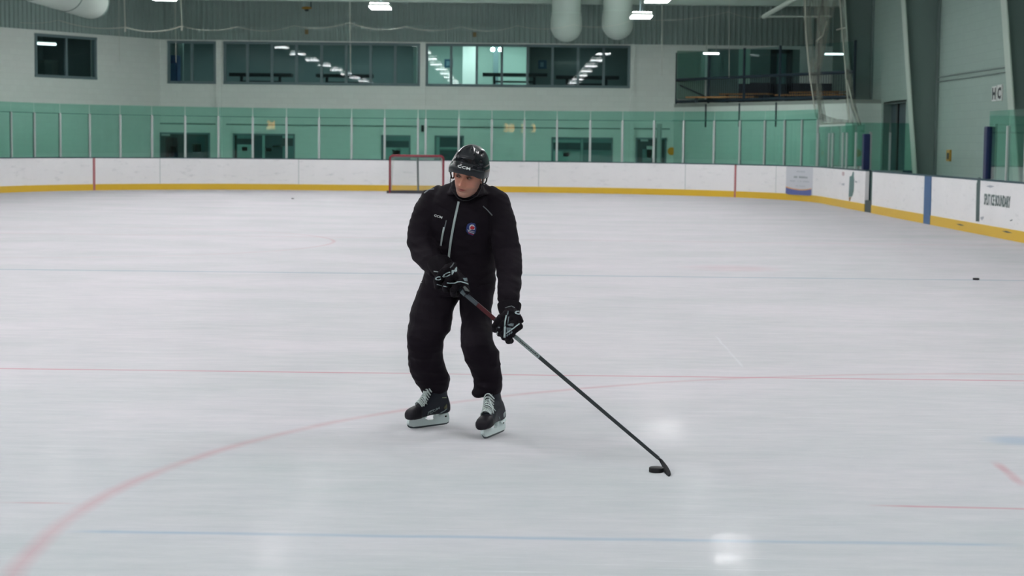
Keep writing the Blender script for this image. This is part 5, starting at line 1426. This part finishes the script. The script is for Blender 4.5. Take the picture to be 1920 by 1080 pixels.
    sub(mb.build('blade', mat('blade_steel', (0.06, 0.08, 0.09), .35, .3)), boot)
    mb = MB()
    for sg in (-1, 1): mb.blob(W_(-.095, sg * .0115, .050), (.0075, .003, .0055), 6, Mx=Mx.to_3x3())
    sub(mb.build('holder_slot', M_black, smooth=180), boot)
    return boot, W_, hold
sk1, W1, h1 = skate((766, 805), (842, 797), R(1.0), R(0), 'skate on the foot at the left, side on')
sk2, W2, h2 = skate((907, 824.5), (956, 808), R(2), R(9), 'skate on the foot nearer the camera, pointing forward')
kb = bvh_of(sk1)
drape_text(kb, 'CCM', (805.5, 776.5), (824.5, 766.5), (-.6, -4), mat('boot_mark', (0.2, 0.25, 0.26), .5), sk1, 'boot_lettering', .002, .02, 1.1)
drape_line(kb, [(802, 780), (803, 773), (808, 770), (814, 768)], 1.3, MATS['boot_mark'], sk1, 'boot_trim', .002)
drape_line(kb, [(826, 774), (833, 770.5), (838.5, 766)], 1.5, MATS['boot_mark'], sk1, 'boot_trim', .002)
drape_line(kb, [(829, 745.7), (837, 745.5)], 1.3, mat('tendon_gold', (0.3, 0.36, 0.2), .5), sk1, 'tendon_band', .002)
drape_poly(kb, [(832, 764), (837.5, 757), (838.5, 765), (834, 768)], mat('heel_gold', (0.10, 0.10, 0.055), .5), sk1, 'heel_badge', .002)
kb = bvh_of(sk2)
drape_line(kb, [(935, 781), (937.5, 786), (937, 792)], 1.2, MATS['boot_mark'], sk2, 'boot_trim', .002)
drape_poly(kb, [(944, 776), (947.5, 771), (949.5, 780), (946, 785), (944, 781)], mat('heel_pale', (0.25, 0.3, 0.3), .5), sk2, 'heel_badge', .002)

# ------------------------------------------------------------------ hockey stick
t = thing('hockey_stick', 'black hockey stick with red band, its blade behind the puck', 'hockey stick', (GH.x, GH.y, 0))
def shaft(mb, a, b, w0, h0, w1=None, h1=None):
    w1 = w1 or w0; h1 = h1 or h0; rs = []
    for c, w_, h_ in ((a, w0, h0), (b, w1, h1)):
        rs.append([c + e2 * (w_ * x) + e1 * (h_ * y) for x, y in ((.8, 1), (1, .8), (1, -.8), (.8, -1), (-.8, -1), (-1, -.8), (-1, .8), (-.8, 1))])
    mb.loft(rs)
mb = MB(); shaft(mb, SA, SB, .0115, .0088, .0088, .0072); mb.build('shaft', mat('shaft_carbon', (0.014, 0.021, 0.025), .4, spec=.3), t)
def sec(p0, p1, m, nm, k=1.03):
    mb = MB(); a_ = stick_at(p0); b_ = stick_at(p1); Lt = (SB - SA).length; f0 = (a_ - SA).length / Lt; f1 = (b_ - SA).length / Lt; k += .03; shaft(mb, a_, b_, (.0115 - .0027 * f0) * k, (.0088 - .0016 * f0) * k, (.0115 - .0027 * f1) * k, (.0088 - .0016 * f1) * k); return mb.build(nm, m, t)
sec(866, 873, M_gl_grey, 'butt_tape', 1.12)
sec(875, 895, mat('shaft_slate', (0.035, 0.048, 0.062), .4, spec=.25), 'slate_section')
sec(896, 928, mat('shaft_red', (0.055, 0.006, 0.010), .4, spec=.15), 'red_section')
silv = sec(966, 1012, mat('shaft_silver', (0.19, 0.235, 0.24), .4), 'silver_section', 1.05)
sb = bvh_of(silv); rr_ = random.Random(4)
for k in range(9):
    x = 976 + k * 3.9; q = proj(stick_at(x)); drape_line(sb, [(q[0] - 1.2, q[1] - 1.5 + rr_.random()), (q[0] + 1.4, q[1] + 1.9 - rr_.random())], 1.0 + rr_.random(), M_black, silv, 'shaft_marking', .002)
mb = MB(); rings = []
prof_b = [((1237.0, 863.5), (1235.5, 858.5), .0065), ((1241.5, 872.0), (1240.5, 861.5), .006), ((1243.2, 878.0), (1246.0, 867.5), .005), ((1245.6, 884.5), (1251.5, 874.5), .0048), ((1249.0, 890.0), (1256.0, 882.5), .0045), ((1252.6, 893.2), (1257.3, 888.0), .004), ((1254.6, 893.0), (1256.8, 890.2), .003)]
for k, (b_, t_, th_) in enumerate(prof_b):
    bp_ = PZ(*b_) if 0 < k else P(*b_, GH.y + .03)
    if k == len(prof_b) - 1: bp_ = P(b_[0], b_[1], PZ(1252.6, 893.2).y - .008)
    tp_ = P(*t_, bp_.y + .004); ax_ = (tp_ - bp_); nrm_ = ax_.cross(Vector((.4, -1, 0))).normalized(); m_ = (bp_ + tp_) / 2
    rings.append([bp_ + nrm_ * th_ * .6, m_ + nrm_ * th_, tp_ + nrm_ * th_ * .6, tp_ - nrm_ * th_ * .6, m_ - nrm_ * th_, bp_ - nrm_ * th_ * .6])
mb.loft(rings); mb.build('blade', mat('blade_tape', (0.012, 0.0115, 0.015), .7, spec=.15, bump=.3, bscale=300), t, smooth=40)
mb = MB(); mb.tube([SB - sdir * .06, SB, (rings[0][0] + rings[0][3]) / 2], [.0088, .0085, .0080], 10, flat=.85); mb.build('hosel', MATS['shaft_carbon'], t, smooth=60)
